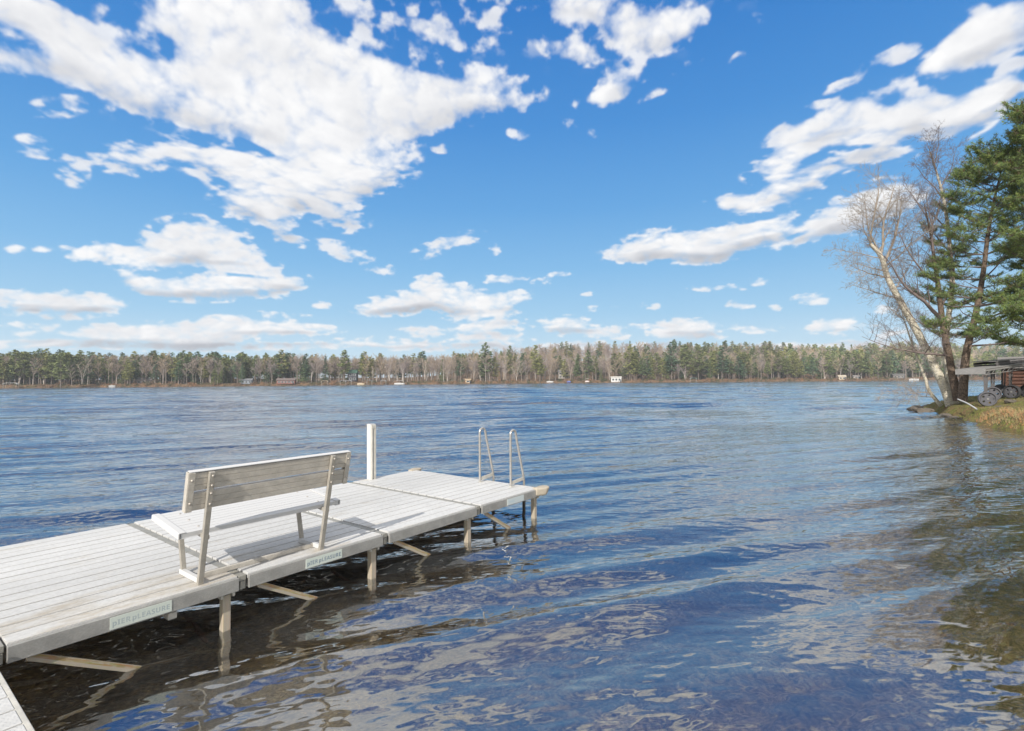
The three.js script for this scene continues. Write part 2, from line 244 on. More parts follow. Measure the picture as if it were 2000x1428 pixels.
function bankHeight(x, z) {
  const d = shoreDistance(x, z) + 0.28 * n3(x * 0.9, 2.2, z * 0.9);
  if (d < 0) return Math.max(-3.2, d * (d > -7 ? 0.12 : 0.12)) - 0.16 + 0.05 * n3(x * 0.8, 9, z * 0.8);
  return -0.06 + 0.62 * sstep(d, -0.05, 0.9) + 0.42 * sstep(d, 0.5, 3.4) + 0.12 * sstep(d, 3, 12) + 0.05 * n3(x * 1.3, 4.4, z * 1.3) + 0.02 * n3(x * 4, 1.4, z * 4);
}
// far shore: distance of the waterline, and the rising ground behind it
const farLine = (x) => -(400 + x * 0.11 + 10 * Math.sin(x * 0.012 + 1) + 5 * Math.sin(x * 0.041)) + 40 * sstep(-x, 150, 420);
function farHeight(x, z) {
  const d = farLine(x) - z; // metres inland
  if (d < 0) return Math.max(-6, d * 0.08) - 0.3;
  const hill = 17 * sstep(x, -120, 60) * sstep(d, 20, 160) - 3 * sstep(x, 170, 330) * sstep(d, 20, 160) + 4 * sstep(d, 30, 150);
  return 0.15 + 1.6 * sstep(d, 0, 8) + hill + 0.8 * n3(x * 0.03, 1, z * 0.03) * sstep(d, 4, 20);
}
const groundTex = noiseTexture(512, (u, v) => { const a = pfbm(u, v, 6, 2, 5), b = pfbm(u, v, 22, 8, 4), c = pfbm(u, v, 60, 5, 3); const m = sstep(a + b * 0.6, -0.12, 0.2); const k = 1 + c * 0.9 + b * 0.5; return [clampB(mix(112, 96, m) * k), clampB(mix(92, 96, m) * k), clampB(mix(58, 44, m) * k)]; }, true, 1 / 3);
const groundBump = noiseTexture(256, (u, v) => { const c = clampB(127 + 300 * pfbm(u, v, 24, 4, 4)); return [c, c, c]; }, false, 1 / 1.5);
const bedTex = noiseTexture(1024, (u, v) => { const a = pfbm(u, v, 9, 12, 5), b = pfbm(u, v, 40, 18, 4), c = pfbm(u, v, 120, 5, 2); const m = sstep(a + b * 0.7, -0.1, 0.22), k = 1 + c * 0.8 + b * 0.7; return [clampB(mix(214, 150, m) * k), clampB(mix(196, 134, m) * k), clampB(mix(164, 104, m) * k)]; }, true, 1 / 4.5);
const bedMat = new THREE.MeshStandardMaterial({ map: bedTex, roughness: 1 });
function sheet(name, x0, x1, z0, z1, nx, nz, fn, mat) {
  const g = new THREE.PlaneGeometry(1, 1, nx, nz), p = g.attributes.position, uv = g.attributes.uv;
  for (let i = 0; i < p.count; i++) { const x = mix(x0, x1, p.getX(i) + 0.5), z = mix(z1, z0, p.getY(i) + 0.5); p.setXYZ(i, x, fn(x, z), z); uv.setXY(i, x, -z); }
  g.computeVertexNormals(); return structure(mesh(name, g, mat));
}
const bankMat = new THREE.MeshStandardMaterial({ map: groundTex, bumpMap: groundBump, bumpScale: 0.05, roughness: 1 });
sheet('bank', 19, 62, -46, -12, 230, 200, (x, z) => bankHeight(x, z), bankMat);
sheet('lake_bed', -75, 70, -75, 15, 160, 120, (x, z) => {
  const h = bankHeight(x, z); if (h > -0.12 && x > 19.3 && z < -12.3) return Math.min(h, 0) - 0.25;
  return h;
}, bedMat);
sheet('deep_lake_bed', -2500, 2500, -2500, 2500, 40, 40, () => -3.6, new THREE.MeshStandardMaterial({ color: lin(0.022, 0.024, 0.022), roughness: 1 }));
const duffTex = noiseTexture(512, (u, v) => { const a = pfbm(u, v, 8, 22, 5), b = pfbm(u, v, 40, 9, 4), m = sstep(a, -0.1, 0.15), k = 1 + b * 1.1; return [clampB(mix(112, 90, m) * k), clampB(mix(86, 76, m) * k), clampB(mix(62, 54, m) * k)]; }, true, 1 / 30);
sheet('far_hill', -700, 800, -1000, -300, 300, 160, farHeight, new THREE.MeshStandardMaterial({ map: duffTex, roughness: 1 }));

// ---------- dock ----------
// dock axes: u along the dock, v across it away from us; deck top at DECK
const TH = 0.914025, DU = V(0.61056, 0, -0.79197), DV = V(-0.79197, 0, -0.61056), DECK = 0.49, V0 = 5.014, DW = 3.05;
const dockPoint = (u, v, h = 0) => V(DU.x * u + DV.x * v, DECK + h, DU.z * u + DV.z * v);
const alu = (r, g, b, rough, metal) => {
  return new THREE.MeshStandardMaterial({ map: aluTex, color: lin(r, g, b), roughness: rough, metalness: metal, roughnessMap: aluRough, bumpMap: aluBump, bumpScale: 0.0015 });
};
const aluTex = noiseTexture(512, (u, v) => { const a = pfbm(u, v, 7, 31, 4), b = pfbm(u, v, 60, 3, 3), s = pnoise(u, v, 150, 9) > 0.52 ? 26 : 0, k = 222 + a * 34 + b * 22 + s * 0.6; return [clampB(k), clampB(k * 0.99), clampB(k * 0.965)]; }, true, 1 / 0.9);
const aluRough = noiseTexture(256, (u, v) => { const k = clampB(185 + 120 * pfbm(u, v, 9, 41, 4)); return [k, k, k]; }, false, 1 / 0.7);
const aluBump = noiseTexture(256, (u, v) => { const k = clampB(127 + 160 * pfbm(u, v, 12, 43, 4)); return [k, k, k]; }, false, 1 / 0.5);
const ALU = alu(0.40, 0.40, 0.40, 0.65, 0.3), ALU_CAP = alu(0.66, 0.645, 0.61, 0.75, 0.05), ALU_BACK = alu(0.64, 0.605, 0.56, 0.7, 0.1);
const ALU_FRAME = alu(0.46, 0.435, 0.40, 0.6, 0.2);
const STRIP = alu(0.33, 0.325, 0.305, 0.75, 0.05);
const STEEL = new THREE.MeshStandardMaterial({ color: lin(0.50, 0.48, 0.45), roughness: 0.38, metalness: 0.7, roughnessMap: aluRough });
const BOLT = new THREE.MeshStandardMaterial({ color: lin(0.45, 0.41, 0.36), roughness: 0.5, metalness: 0.6 });
const RUST = new THREE.MeshStandardMaterial({ map: aluTex, color: lin(0.30, 0.15, 0.08), roughness: 0.9 });
const WHITE = new THREE.MeshStandardMaterial({ color: lin(0.53, 0.525, 0.52), roughness: 0.6 });
// legs: pale tube, with a yellow-brown scum line and slime from just over the water downwards
const legTex = (() => {
  const c = document.createElement('canvas'); c.width = 128; c.height = 512; const x = c.getContext('2d'), r = mulberry(9);
  x.fillStyle = '#a39a8c'; x.fillRect(0, 0, 128, 512);
  for (let i = 0; i < 260; i++) { x.fillStyle = `rgba(${140 + r() * 60},${125 + r() * 50},${95 + r() * 40},${0.05 + r() * 0.12})`; x.fillRect(r() * 128, r() * 300, 2 + r() * 4, 10 + r() * 50); }
  for (let i = 0; i < 1500; i++) { const y = 512 - Math.pow(r(), 1.0) * 320; x.fillStyle = `rgba(${120 + r() * 40},${98 + r() * 36},${52 + r() * 30},${0.12 + r() * 0.3})`; x.fillRect(r() * 128, y, 3 + r() * 14, 3 + r() * 10); }
  const t = new THREE.CanvasTexture(c); t.colorSpace = THREE.SRGBColorSpace; t.wrapS = t.wrapT = THREE.RepeatWrapping; return t;
})();
const LEG = new THREE.MeshStandardMaterial({ map: legTex, roughness: 0.6, metalness: 0.1 });
// deck boards: off-white ribbed aluminium with a raised tread pattern
const treadBump = noiseTexture(512, (u, v) => {
  const N = 16, a = u * N, b = v * N, row = Math.floor(b), fx = a + (row % 2) * 0.5, cx = fx - Math.floor(fx) - 0.5, cy = b - row - 0.5, dir = row % 2 ? 1 : -1, x = cx * 0.7 + cy * 0.7 * dir, y = -cx * 0.7 * dir + cy * 0.7;
  const e = Math.max(0, 1 - (x * x / 0.13 + y * y / 0.02)), k = clampB(70 + 150 * Math.min(1, e * 2)); return [k, k, k];
}, false, 1 / 0.42);
function deckTexture(seed, dirt) {
  const W = 512, H = 1024, d = new Uint8Array(W * H * 4); // u 0..1.6 m, v 0..3.2 m
  for (let y = 0; y < H; y++) for (let x = 0; x < W; x++) {
    const u = x / W * 1.6, v = y / H * 3.2, o = (y * W + x) * 4, plank = Math.floor(v / (DW / 16));
    const tone = 1 + 0.03 * Math.sin(plank * 12.9898 + seed) + 0.05 * fbm(u * 2, v * 3, seed, 4) + 0.10 * fbm(u * 28, v * 28, seed + 4, 3);
    const grime = sstep(fbm(u * 1.6 + seed, v * 4.5, 5 + seed, 5) + 0.55 * dirt * (1 - sstep(v, 0.1, 1.1)), 0.16, 0.6) * (0.5 + 0.5 * sstep(fbm(u * 9, v * 22, seed, 4), -0.12, 0.2));
    const spot = sstep(fbm(u * 45, v * 45, 17 + seed, 2), 0.34, 0.42) * 0.35;
    const g = Math.min(1, 0.5 * grime + spot);
    d[o] = clampB(mix(186, 146, g) * tone); d[o + 1] = clampB(mix(185, 131, g) * tone); d[o + 2] = clampB(mix(183, 108, g) * tone); d[o + 3] = 255;
  }
  const t = new THREE.DataTexture(d, W, H); t.colorSpace = THREE.SRGBColorSpace; t.magFilter = THREE.LinearFilter; t.wrapS = t.wrapT = THREE.RepeatWrapping; t.repeat.set(1 / 1.6, 1 / 3.2); t.needsUpdate = true; return t;
}
const deckMats = [0.9, 0.35, 0.1, 0.05].map((dirt, i) => new THREE.MeshStandardMaterial({ map: deckTexture(3 + i * 5.3, dirt), bumpMap: treadBump, bumpScale: 0.0022, roughness: 0.62 }));
// name plates
function plateTexture(fade, words) {
  const c = document.createElement('canvas'); c.width = 512; c.height = 112; const x = c.getContext('2d'), r = mulberry(3 + fade * 100);
  x.fillStyle = fade > 0.9 ? '#b4bcbd' : '#b9c0b8'; x.fillRect(0, 0, 512, 112);
  if (words) {
    x.fillStyle = `rgba(70,88,112,${1 - fade})`; x.textBaseline = 'middle';
    x.font = 'bold 68px sans-serif'; x.fillText('pIER', 14, 58);
    x.font = 'bold 68px sans-serif'; x.fillText('pLEASURE', 172, 58, 330);
    x.strokeStyle = `rgba(84,104,128,${0.9 - fade})`; x.lineWidth = 2; x.beginPath(); x.moveTo(176, 86); x.quadraticCurveTo(210, 66, 232, 22); x.stroke();
    for (let i = 0; i < 420; i++) { x.fillStyle = `rgba(185,192,184,${0.25 + 0.5 * r()})`; const px = 150 + (r() + r() - 1) * 200 + 60; x.fillRect(px, 15 + r() * 80, 2 + r() * 8, 1 + r() * 4); }
  } else { x.fillStyle = 'rgba(120,165,196,0.35)'; for (let i = 0; i < 9; i++) x.fillRect(60 + i * 18 + r() * 6, 34 + r() * 8, 9, 34 + r() * 10); }
  for (let i = 0; i < 90; i++) { x.fillStyle = `rgba(120,120,112,${0.06 + 0.1 * r()})`; x.fillRect(r() * 512, r() * 112, 1 + r() * 30, 1 + r() * 3); }
  const t = new THREE.CanvasTexture(c); t.colorSpace = THREE.SRGBColorSpace; return t;
}
const PITCH = 1.655, ulist = [-0.885, 0.77, 2.42, 4.075, 5.75], ulen = 1.56, W16 = DW / 16;
function leg(parent, x, z, top, bottom) {
  const s = 0.074, g = new RoundedBoxGeometry(s, top - bottom, s, 1, 0.008), p = g.attributes.position, uv = g.attributes.uv; g.translate(x, (top + bottom) / 2, z);
  for (let i = 0; i < p.count; i++) { const y = p.getY(i); uv.setXY(i, (p.getX(i) + p.getZ(i)) * 4, THREE.MathUtils.clamp(1 - (DECK * 0 - 0.05 - y) / 1.05, 0.01, 0.99)); }
  const l = mesh('leg', g, LEG, parent);
  mesh('bracket', mergeGeometries([rbox(0.024, 0.1, 0.12, 0.004, x - 0.052, top + 0.03, z), rbox(0.024, 0.1, 0.12, 0.004, x + 0.052, top + 0.03, z), rbox(0.1, 0.022, 0.11, 0.004, x, top + 0.06, z)]), ALU_CAP, l);
  return l;
}
const sectionLabels = ['white ribbed dock section mostly out of frame at the bottom left corner', 'dirtiest white dock section with faded blue plate, left of the bench', 'white dock section under the bench with the clear blue lettered plate', 'white dock section between bench and dock end, without a name plate', 'end dock section carrying the ladder, corner bumpers and blank pale plate'];
for (let s = 0; s < 5; s++) {
  const u0 = ulist[s], L = s === 4 ? 1.47 : s === 0 ? 1.56 : ulen, g = thing('dock_section', sectionLabels[s], 'dock', dockPoint(u0, V0), TH, 'dock sections joined end to end');
  const dm = deckMats[Math.max(0, s - 1)], rnd = mulberry(40 + s);
  for (let k = 0; k < 16; k++) {
    const pl = new RoundedBoxGeometry(L - 0.006, 0.05, W16 - 0.020, 1, 0.003), z = -(k + 0.5) * W16, dy = (rnd() - 0.5) * 0.003; pl.translate(L / 2, -0.025 + dy, z); metricUV(pl);
    mesh('plank', pl, dm, g);
  }
  mesh('side_beam', rbox(L, 0.118, 0.03, 0.006, L / 2, -0.072, 0.0085), ALU, g);
  mesh('side_beam', rbox(L, 0.118, 0.03, 0.006, L / 2, -0.072, -DW - 0.0085), ALU, g);
  // channel at the joint, slightly lower than the boards
  mesh('joint_strip', mergeGeometries([rbox(0.072, 0.05, DW - 0.02, 0.006, -0.046, -0.033, -DW / 2), rbox(0.05, 0.075, 0.06, 0.005, -0.04, -0.098, -0.04)]), STRIP, g);
  for (const z of [-0.7, -1.52, -2.35]) mesh('stringer', rbox(L - 0.11, 0.07, 0.05, 0.005, L * 0.5, -0.0865, z), ALU, g);
  mesh('end_beam', rbox(0.04, 0.1, DW - 0.08, 0.005, L - 0.03, -0.085, -DW / 2), ALU, g);
  mesh('end_beam', rbox(0.04, 0.1, DW - 0.08, 0.005, 0.03, -0.085, -DW / 2), ALU, g);
  for (const z of [-0.1, -DW + 0.1]) {
    leg(g, s === 4 ? L - 0.02 : L - 0.07, z, -0.165, -2.2);
    if (!(s === 4 && z < -1)) { const b = mesh('brace', bar(V(0.12, -0.145, z + (z > -1 ? 0.06 : -0.06)), V(L - 0.08, -0.92, z + (z > -1 ? 0.06 : -0.06)), 0.025, 0.055), LEG, g); }
  }
  if (s >= 1 && s <= 4) mesh('cross_brace', bar(V(L - 0.12, -0.2, -DW + 0.2), V(L - 0.12, -0.95, -0.3), 0.03, 0.06), RUST, g);
  if (s === 1) mesh('cross_tube', mergeGeometries([rbox(0.07, 0.06, 1.6, 0.006, L - 0.52, -0.19, -0.85)]), ALU_CAP, g);
  if ([1, 2, 4].includes(s)) {
    const x0 = [0, 0.58, 0.575, 0, 0.575][s], pg = new THREE.BoxGeometry(0.425, 0.092, 0.004); pg.translate(x0 + 0.2125, -0.072, 0.026);
    const pm = new THREE.MeshStandardMaterial({ map: plateTexture([0, 0.66, 0.22, 0, 0.95][s], s !== 4), roughness: 0.55 });
    const side = new THREE.MeshStandardMaterial({ color: lin(0.6, 0.65, 0.6), roughness: 0.6 });
    mesh('name_plate', pg, [side, side, side, side, pm, side], g);
  }
  if (s === 4) {
    const bm = new THREE.MeshStandardMaterial({ map: aluTex, color: lin(0.50, 0.445, 0.37), roughness: 0.85 });
    for (const [z, q] of [[0.0, 1], [-DW, -1]]) { // moulded corner bumper wrapped round the corner
      const sh = new THREE.Shape(); sh.moveTo(-0.14, -0.05); sh.lineTo(0.04, -0.05); sh.quadraticCurveTo(0.17, -0.04, 0.155, 0.05); sh.quadraticCurveTo(0.12, 0.17, 0.02, 0.15); sh.lineTo(-0.14, 0.05); sh.lineTo(-0.14, -0.05);
      const eg = new THREE.ExtrudeGeometry(sh, { depth: 0.07, bevelEnabled: true, bevelThickness: 0.03, bevelSize: 0.026, bevelSegments: 5, curveSegments: 10 });
      const p = eg.attributes.position; for (let i = 0; i < p.count; i++) { const f = (p.getZ(i) + 0.025) / 0.15; p.setX(i, p.getX(i) * (1 - 0.30 * f * (p.getX(i) > 0 ? 1 : 0))); p.setY(i, p.getY(i) * (1 - 0.35 * f)); }
      eg.rotateX(q > 0 ? Math.PI / 2 : Math.PI / 2); if (q < 0) { const pp = eg.attributes.position; for (let i = 0; i < pp.count; i++) pp.setZ(i, -pp.getZ(i)); const ix = eg.index; for (let i = 0; i < pp.count; i += 3) { for (const at of [eg.attributes.position]) { const ax = at.getX(i + 1), ay = at.getY(i + 1), az = at.getZ(i + 1); at.setXYZ(i + 1, at.getX(i + 2), at.getY(i + 2), at.getZ(i + 2)); at.setXYZ(i + 2, ax, ay, az); } } }
      eg.computeVertexNormals(); eg.scale(0.9, 1, 0.8); eg.translate(L + 0.02, -0.012, z + q * 0.0); metricUV(eg);
      mesh('corner_bumper', eg, bm, g);
    }
    mesh('end_trim', rbox(0.03, 0.1, DW - 0.35, 0.005, L + 0.02, -0.055, -DW / 2), ALU_CAP, g);
  }
}
// gangway that comes in from our side; the planks run the same way as on the dock
{
  const g = thing('gangway', 'white planked gangway at the bottom left corner leading to the dock', 'gangway', dockPoint(-0.55, V0 - 0.06), TH);
  for (let k = 0; k < 17; k++) { const pl = new RoundedBoxGeometry(1.2, 0.028, W16 + 0.004 - 0.015, 1, 0.004); pl.translate(0.6, -0.014, (k + 0.5) * (W16 + 0.004)); metricUV(pl); mesh('plank', pl, deckMats[2], g); }
  for (const x of [1.213, -0.013]) mesh('side_beam', rbox(0.03, 0.115, 3.3, 0.006, x, -0.06, 1.65), ALU_CAP, g);
}
// ---------- bench ----------
{
  const g = thing('bench', 'white and grey metal slat bench facing the lake, on the dock', 'bench', dockPoint(2.63, 5.3), TH);
  // local: x along u (zero at u = 2.63), y above the deck, z = 5.3 - v
  const P = (u, v, h) => V(u - 2.63, h, 5.3 - v), UL = 2.03, UR = 3.225, x0 = 1.855 - 2.63, x1 = 3.45 - 2.63;
  const lean = (h, off = 0) => 5.09 - 0.235 * h / 1.02 + off; // v of the uprights at height h
  for (const u of [UL, UR]) {
    const up = mesh('upright', bar(P(u, 5.085, 0.0), P(u, 4.855, 1.02), 0.038, 0.046), ALU_FRAME, g);
    for (const h of [0.985, 0.90, 0.83, 0.735]) { const b = new THREE.SphereGeometry(0.012, 10, 6); b.scale(1, 1, 0.7); const p = P(u + 0.002, lean(h) - 0.027, h); b.translate(p.x, p.y, p.z); mesh('bolt', b, BOLT, up); }
    mesh('front_leg', bar(P(u + 0.02, 5.49, 0.02), P(u + 0.02, 5.60, 0.50), 0.034, 0.042), ALU_FRAME, g);
    mesh('foot', bar(P(u + 0.012, 5.075, 0.026), P(u + 0.012, 5.52, 0.026), 0.042, 0.045), WHITE, g);
    mesh('seat_support', bar(P(u + 0.02, 4.99, 0.425), P(u + 0.02, 5.66, 0.505), 0.04, 0.04), ALU_FRAME, g);
  }
  mesh('base_rail', rbox(UR - UL, 0.045, 0.03, 0.004, (UL + UR) / 2 + 0.01 - 2.63, 0.0235, 5.3 - 5.235), ALU_BACK, g);
  // boards with two shallow grooves on each broad face
  function board(len, wide, thick) {
    const s = new THREE.Shape(), gr = 0.004, h = wide / 2, t = thick / 2, pts = [[-h, -t], [-h, t]];
    for (const k of [-0.18, 0.18]) pts.push([k * wide - 0.003, t], [k * wide - 0.002, t - gr], [k * wide + 0.002, t - gr], [k * wide + 0.003, t]);
    pts.push([h, t], [h, -t]); for (const k of [0.18, -0.18]) pts.push([k * wide + 0.003, -t], [k * wide + 0.002, -t + gr], [k * wide - 0.002, -t + gr], [k * wide - 0.003, -t]);
    pts.forEach(([a, b], i) => i ? s.lineTo(a, b) : s.moveTo(a, b));
    const e = new THREE.ExtrudeGeometry(s, { depth: len, bevelEnabled: false }); e.translate(0, 0, -len / 2); e.rotateY(Math.PI / 2); return e; // length along x, width along z
  }
  const bl = x1 - x0 - 0.03, bw = 0.156, leanA = Math.atan2(0.235, 1.02);
  for (let k = 0; k < 2; k++) { // backrest
    const h = 0.772 + k * 0.176, e = board(bl, bw, 0.038); e.rotateX(Math.PI / 2); e.rotateX(leanA); const p = P(0, lean(h, 0.044), h); e.translate((x0 + x1) / 2, p.y, p.z); e.computeVertexNormals(); metricUV(e);
    mesh('back_board', e, ALU_BACK, g);
  }
  for (const [x, sgn] of [[x0, 1], [x1, -1]]) { // channels over the board ends
    const mid = P(0, lean(0.86, 0.044), 0.86), parts = [rbox(0.012, 0.352, 0.056, 0.003, 0, 0, 0), rbox(0.05, 0.35, 0.008, 0.002, sgn * 0.025, 0, 0.026), rbox(0.05, 0.35, 0.008, 0.002, sgn * 0.025, 0, -0.026)];
    const e = mergeGeometries(parts); e.rotateX(leanA); e.translate(x, mid.y, mid.z); const cap = mesh('back_end_cap', e, ALU_BACK, g);
    for (const dh of [-0.1, 0.1]) { const b = new THREE.SphereGeometry(0.012, 10, 6), q = P(0, lean(0.86 + dh, 0.044) - 0.034, 0.86 + dh); b.translate(x + sgn * 0.026, q.y, q.z); mesh('bolt', b, BOLT, cap); }
  }
  { const q = P(0, lean(1.04, 0.044), 1.041); const e = rbox(bl + 0.02, 0.008, 0.05, 0.002, 0, 0, 0); e.rotateX(leanA); e.translate((x0 + x1) / 2, q.y - 0.003, q.z); mesh('top_trim', e, WHITE, g); }
  const sv0 = 5.075, sv1 = 5.69, sh0 = 0.475, sh1 = 0.548, sl = Math.atan2(sh1 - sh0, sv1 - sv0), sw = Math.hypot(sh1 - sh0, sv1 - sv0) / 3;
  for (let k = 0; k < 3; k++) {
    const t = (k + 0.5) / 3, e = board(bl, sw - 0.006, 0.04), p = P(0, mix(sv0, sv1, t), mix(sh0, sh1, t) - 0.012); e.rotateX(sl); e.translate((x0 + x1) / 2, p.y, p.z); e.computeVertexNormals(); metricUV(e);
    const m = mesh('seat_board', e, WHITE, g);
    for (const u of [UL, UR]) { const b = new THREE.SphereGeometry(0.011, 10, 5); b.scale(1, 0.5, 1); b.translate(u + 0.02 - 2.63, p.y + 0.0215, p.z); mesh('bolt', b, BOLT, m); }
  }
  for (const [x, sgn] of [[x0, 1], [x1, -1]]) {
    const e = mergeGeometries([rbox(0.012, 0.052, 0.625, 0.003, 0, 0, 0), rbox(0.055, 0.007, 0.62, 0.002, sgn * 0.027, 0.025, 0), rbox(0.055, 0.007, 0.62, 0.002, sgn * 0.027, -0.025, 0)]); e.rotateX(sl);
    const p = P(0, (sv0 + sv1) / 2, (sh0 + sh1) / 2 - 0.012); e.translate(x, p.y, p.z); mesh('seat_end_cap', e, WHITE, g);
  }
}
// ---------- post ----------
{
  const g = thing('dock_post', 'tall white square post standing at the far edge of the dock', 'post', dockPoint(6.10, 8.0), TH);
  mesh('tube', rbox(0.11, 2.6, 0.11, 0.008, 0, -0.3, 0), WHITE, g);
  mesh('slot_rail', mergeGeometries([rbox(0.036, 2.5, 0.03, 0.003, 0.034, -0.26, 0.068), rbox(0.03, 2.5, 0.03, 0.003, -0.03, -0.26, 0.068), rbox(0.1, 0.06, 0.034, 0.004, 0.002, 0.955, 0.068)]), ALU_CAP, g);
  mesh('top_cap', rbox(0.116, 0.016, 0.116, 0.005, 0, 1.0, 0), WHITE, g);
}
// ---------- ladder ----------
const GREYLEG = new THREE.MeshStandardMaterial({ map: aluTex, color: lin(0.09, 0.085, 0.08), roughness: 0.7 });
{
  const g = thing('swim_ladder', 'silver tube swim ladder with two hoop handrails at the dock end', 'ladder', dockPoint(7.03, 5.81), TH);
  const P = (u, v, h) => V(u - 7.03, h, 5.81 - v);
  for (const v of [6.155, 5.466]) {
    const pts = []; const uo = 7.40;
    pts.push(P(7.03, v, 0.0), P(7.03, v, 0.3), P(7.03, v, 0.6), P(7.03, v, 0.86));
    for (let k = 1; k < 8; k++) { const a = Math.PI - k / 8 * Math.PI * 0.92; pts.push(P(7.105 + 0.075 * Math.cos(a), v, 0.868 + 0.075 * Math.sin(a))); }
    pts.push(P(7.205, v, 0.77), P(7.295, v, 0.46), P(uo - 0.01, v, 0.115), P(uo + 0.005, v, 0.04), P(uo, v, -0.12), P(uo, v, -0.6), P(uo, v, -1.25));
    const tg = new THREE.TubeGeometry(new THREE.CatmullRomCurve3(pts.slice(0, -2), false, 'centripetal'), 80, 0.0205, 10);
    mesh('handrail', tg, STEEL, g);
    mesh('leg', bar(P(uo, v, -0.10), P(uo, v, -1.3), 0.045, 0.045, 0.008), GREYLEG, g);
    mesh('mounting_bar', mergeGeometries([bar(P(7.035, v, 0.055), P(uo - 0.005, v, 0.085), 0.012, 0.06, 0.003), rbox(0.09, 0.008, 0.07, 0.003, 0.02, 0.004, 5.81 - v)]), ALU_CAP, g);
  }
  for (const h of [-0.30, -0.58, -0.86, -1.14]) { const a = P(7.40, 6.155, h), b = P(7.40, 5.466, h); mesh('rung', bar(a, b, 0.07, 0.035, 0.008), GREYLEG, g); }
}

// ---------- the near bank: trees, rolled-up dock, cabin, stones, grass ----------
const barkTex = noiseTexture(256, (u, v) => { const k = 1 + 1.1 * pfbm(u, v * 0.35, 30, 6, 4) + 0.5 * pfbm(u, v, 8, 3, 3); return [clampB(96 * k), clampB(82 * k), clampB(70 * k)]; }, true);
const birchTex = noiseTexture(512, (u, v) => {
  const dash = sstep(pnoise(u * 0.5, v, 46, 14) + 0.35 * pnoise(u, v, 90, 2), 0.30, 0.42), patch = sstep(pfbm(u, v, 6, 44, 4), 0.2, 0.34), lich = sstep(pfbm(u, v, 14, 61, 4), 0.08, 0.3), k = 1 + 0.4 * pfbm(u, v, 40, 5, 3);
  const d = Math.max(dash * 0.8, patch * 0.7); return [clampB(mix(mix(204, 186, lich), 62, d) * k), clampB(mix(mix(196, 174, lich), 56, d) * k), clampB(mix(mix(180, 132, lich), 48, d) * k)];
}, true);
const BARK = new THREE.MeshStandardMaterial({ map: barkTex, color: lin(1, 1, 1), roughness: 1 });
const BIRCH = new THREE.MeshStandardMaterial({ map: birchTex, roughness: 0.9 });
const TWIG = new THREE.MeshStandardMaterial({ color: lin(0.19, 0.15, 0.135), roughness: 1 });
const TWIG_PALE = new THREE.MeshStandardMaterial({ color: lin(0.32, 0.27, 0.22), roughness: 1 });
function trunkGeo(pts, rads, sides, tile) { // smooth tube with bark uv
  const c = new THREE.CatmullRomCurve3(pts), N = pts.length * 5, p = [], r = [], L = c.getLength();
  for (let i = 0; i <= N; i++) { const t = i / N, f = t * (rads.length - 1), k = Math.min(rads.length - 2, Math.floor(f)); p.push(c.getPoint(t)); r.push(mix(rads[k], rads[k + 1], f - k)); }
  const mb = new MB(); mb.tube(p, r, sides); const g = mb.geo(), uv = [];
  for (let i = 0; i <= N; i++) for (let s = 0; s < sides; s++) uv.push(s < sides / 2 ? 2 * s / sides : 2 - 2 * s / sides, i / N * L / tile);
  g.setAttribute('uv', new THREE.Float32BufferAttribute(uv, 2)); return g;
}
const rv = (r) => V(r() - 0.5, r() - 0.5, r() - 0.5).multiplyScalar(2);
function limb(mb, a, dir, len, rad, level, r, o) { // bare branch with ever finer twigs
  const seg = level === 0 ? 7 : level === 1 ? 5 : 3, pts = [a.clone()], rr = [rad]; let d = dir.clone().normalize(), p = a.clone();
  const kids = [];
  for (let i = 1; i <= seg; i++) {
    d.add(rv(r).multiplyScalar(o.wob * (level ? 1.2 : 1))).add(V(0, o.rise * (level < 2 ? 1 : 0.5), 0)).normalize(); p = p.clone().addScaledVector(d, len / seg); pts.push(p); rr.push(Math.max(o.min, rad * (1 - 0.85 * i / seg)));
    if (level < o.depth) { const n = (level === 0 ? 2.2 : level === 1 ? 1.7 : 1.5) * o.dense, m = Math.floor(n) + (r() < n % 1 ? 1 : 0); if (i > 1 || level > 0) for (let k = 0; k < m; k++) kids.push([p.clone().lerp(pts[i - 1], r()), d.clone(), i / seg]); }
  }
  mb.tube(pts, rr, level === 0 ? 6 : 3);
  for (const [q, kd, t] of kids) { const side = rv(r); side.addScaledVector(kd, -side.dot(kd)).normalize(); limb(mb, q, kd.clone().multiplyScalar(0.75).addScaledVector(side, 0.7 + 0.3 * r()), len * (level === 0 ? 0.52 : 0.5) * (1.15 - 0.55 * t) * (0.7 + 0.6 * r()), Math.max(o.min, rad * 0.42 * (1.1 - 0.6 * t)), level + 1, r, o); }
}
function bareTree(name, label, base, trunk, rads, bark, limbs, seed, o, tw = TWIG, group) {
  const rel = (a) => V(a[0] - base[0], a[1] - base[1], a[2] - base[2]), g = thing(name, label, 'tree', V(...base), 0, group), r = mulberry(seed);
  const pts = trunk.map(rel); mesh('trunk', trunkGeo(pts, rads, 14, 1.2), bark, g);
  const mb = new MB(), curve = new THREE.CatmullRomCurve3(pts);
  for (const [t, dx, dy, dz, len, rad] of limbs) { const q = t <= 1 ? curve.getPoint(t) : pts[pts.length - 1]; limb(mb, q, V(dx, dy, dz), len, rad, 0, r, o); }
  for (let k = 0; k < (o.extra ?? 0); k++) { const t = mix(o.from, 1, Math.sqrt(r())), q = curve.getPoint(t), a = r() * 6.283; limb(mb, q, V(Math.cos(a), 0.5 + 0.5 * r(), Math.sin(a)), o.len * (1.25 - 0.75 * t) * (0.6 + 0.7 * r()), o.min * 3.2, 1, r, o); }
  mesh('crown', mb.geo(), tw, g); return g;
}
const tw0 = { wob: 0.16, rise: 0.035, depth: 3, dense: 0.84, min: 0.0052 };
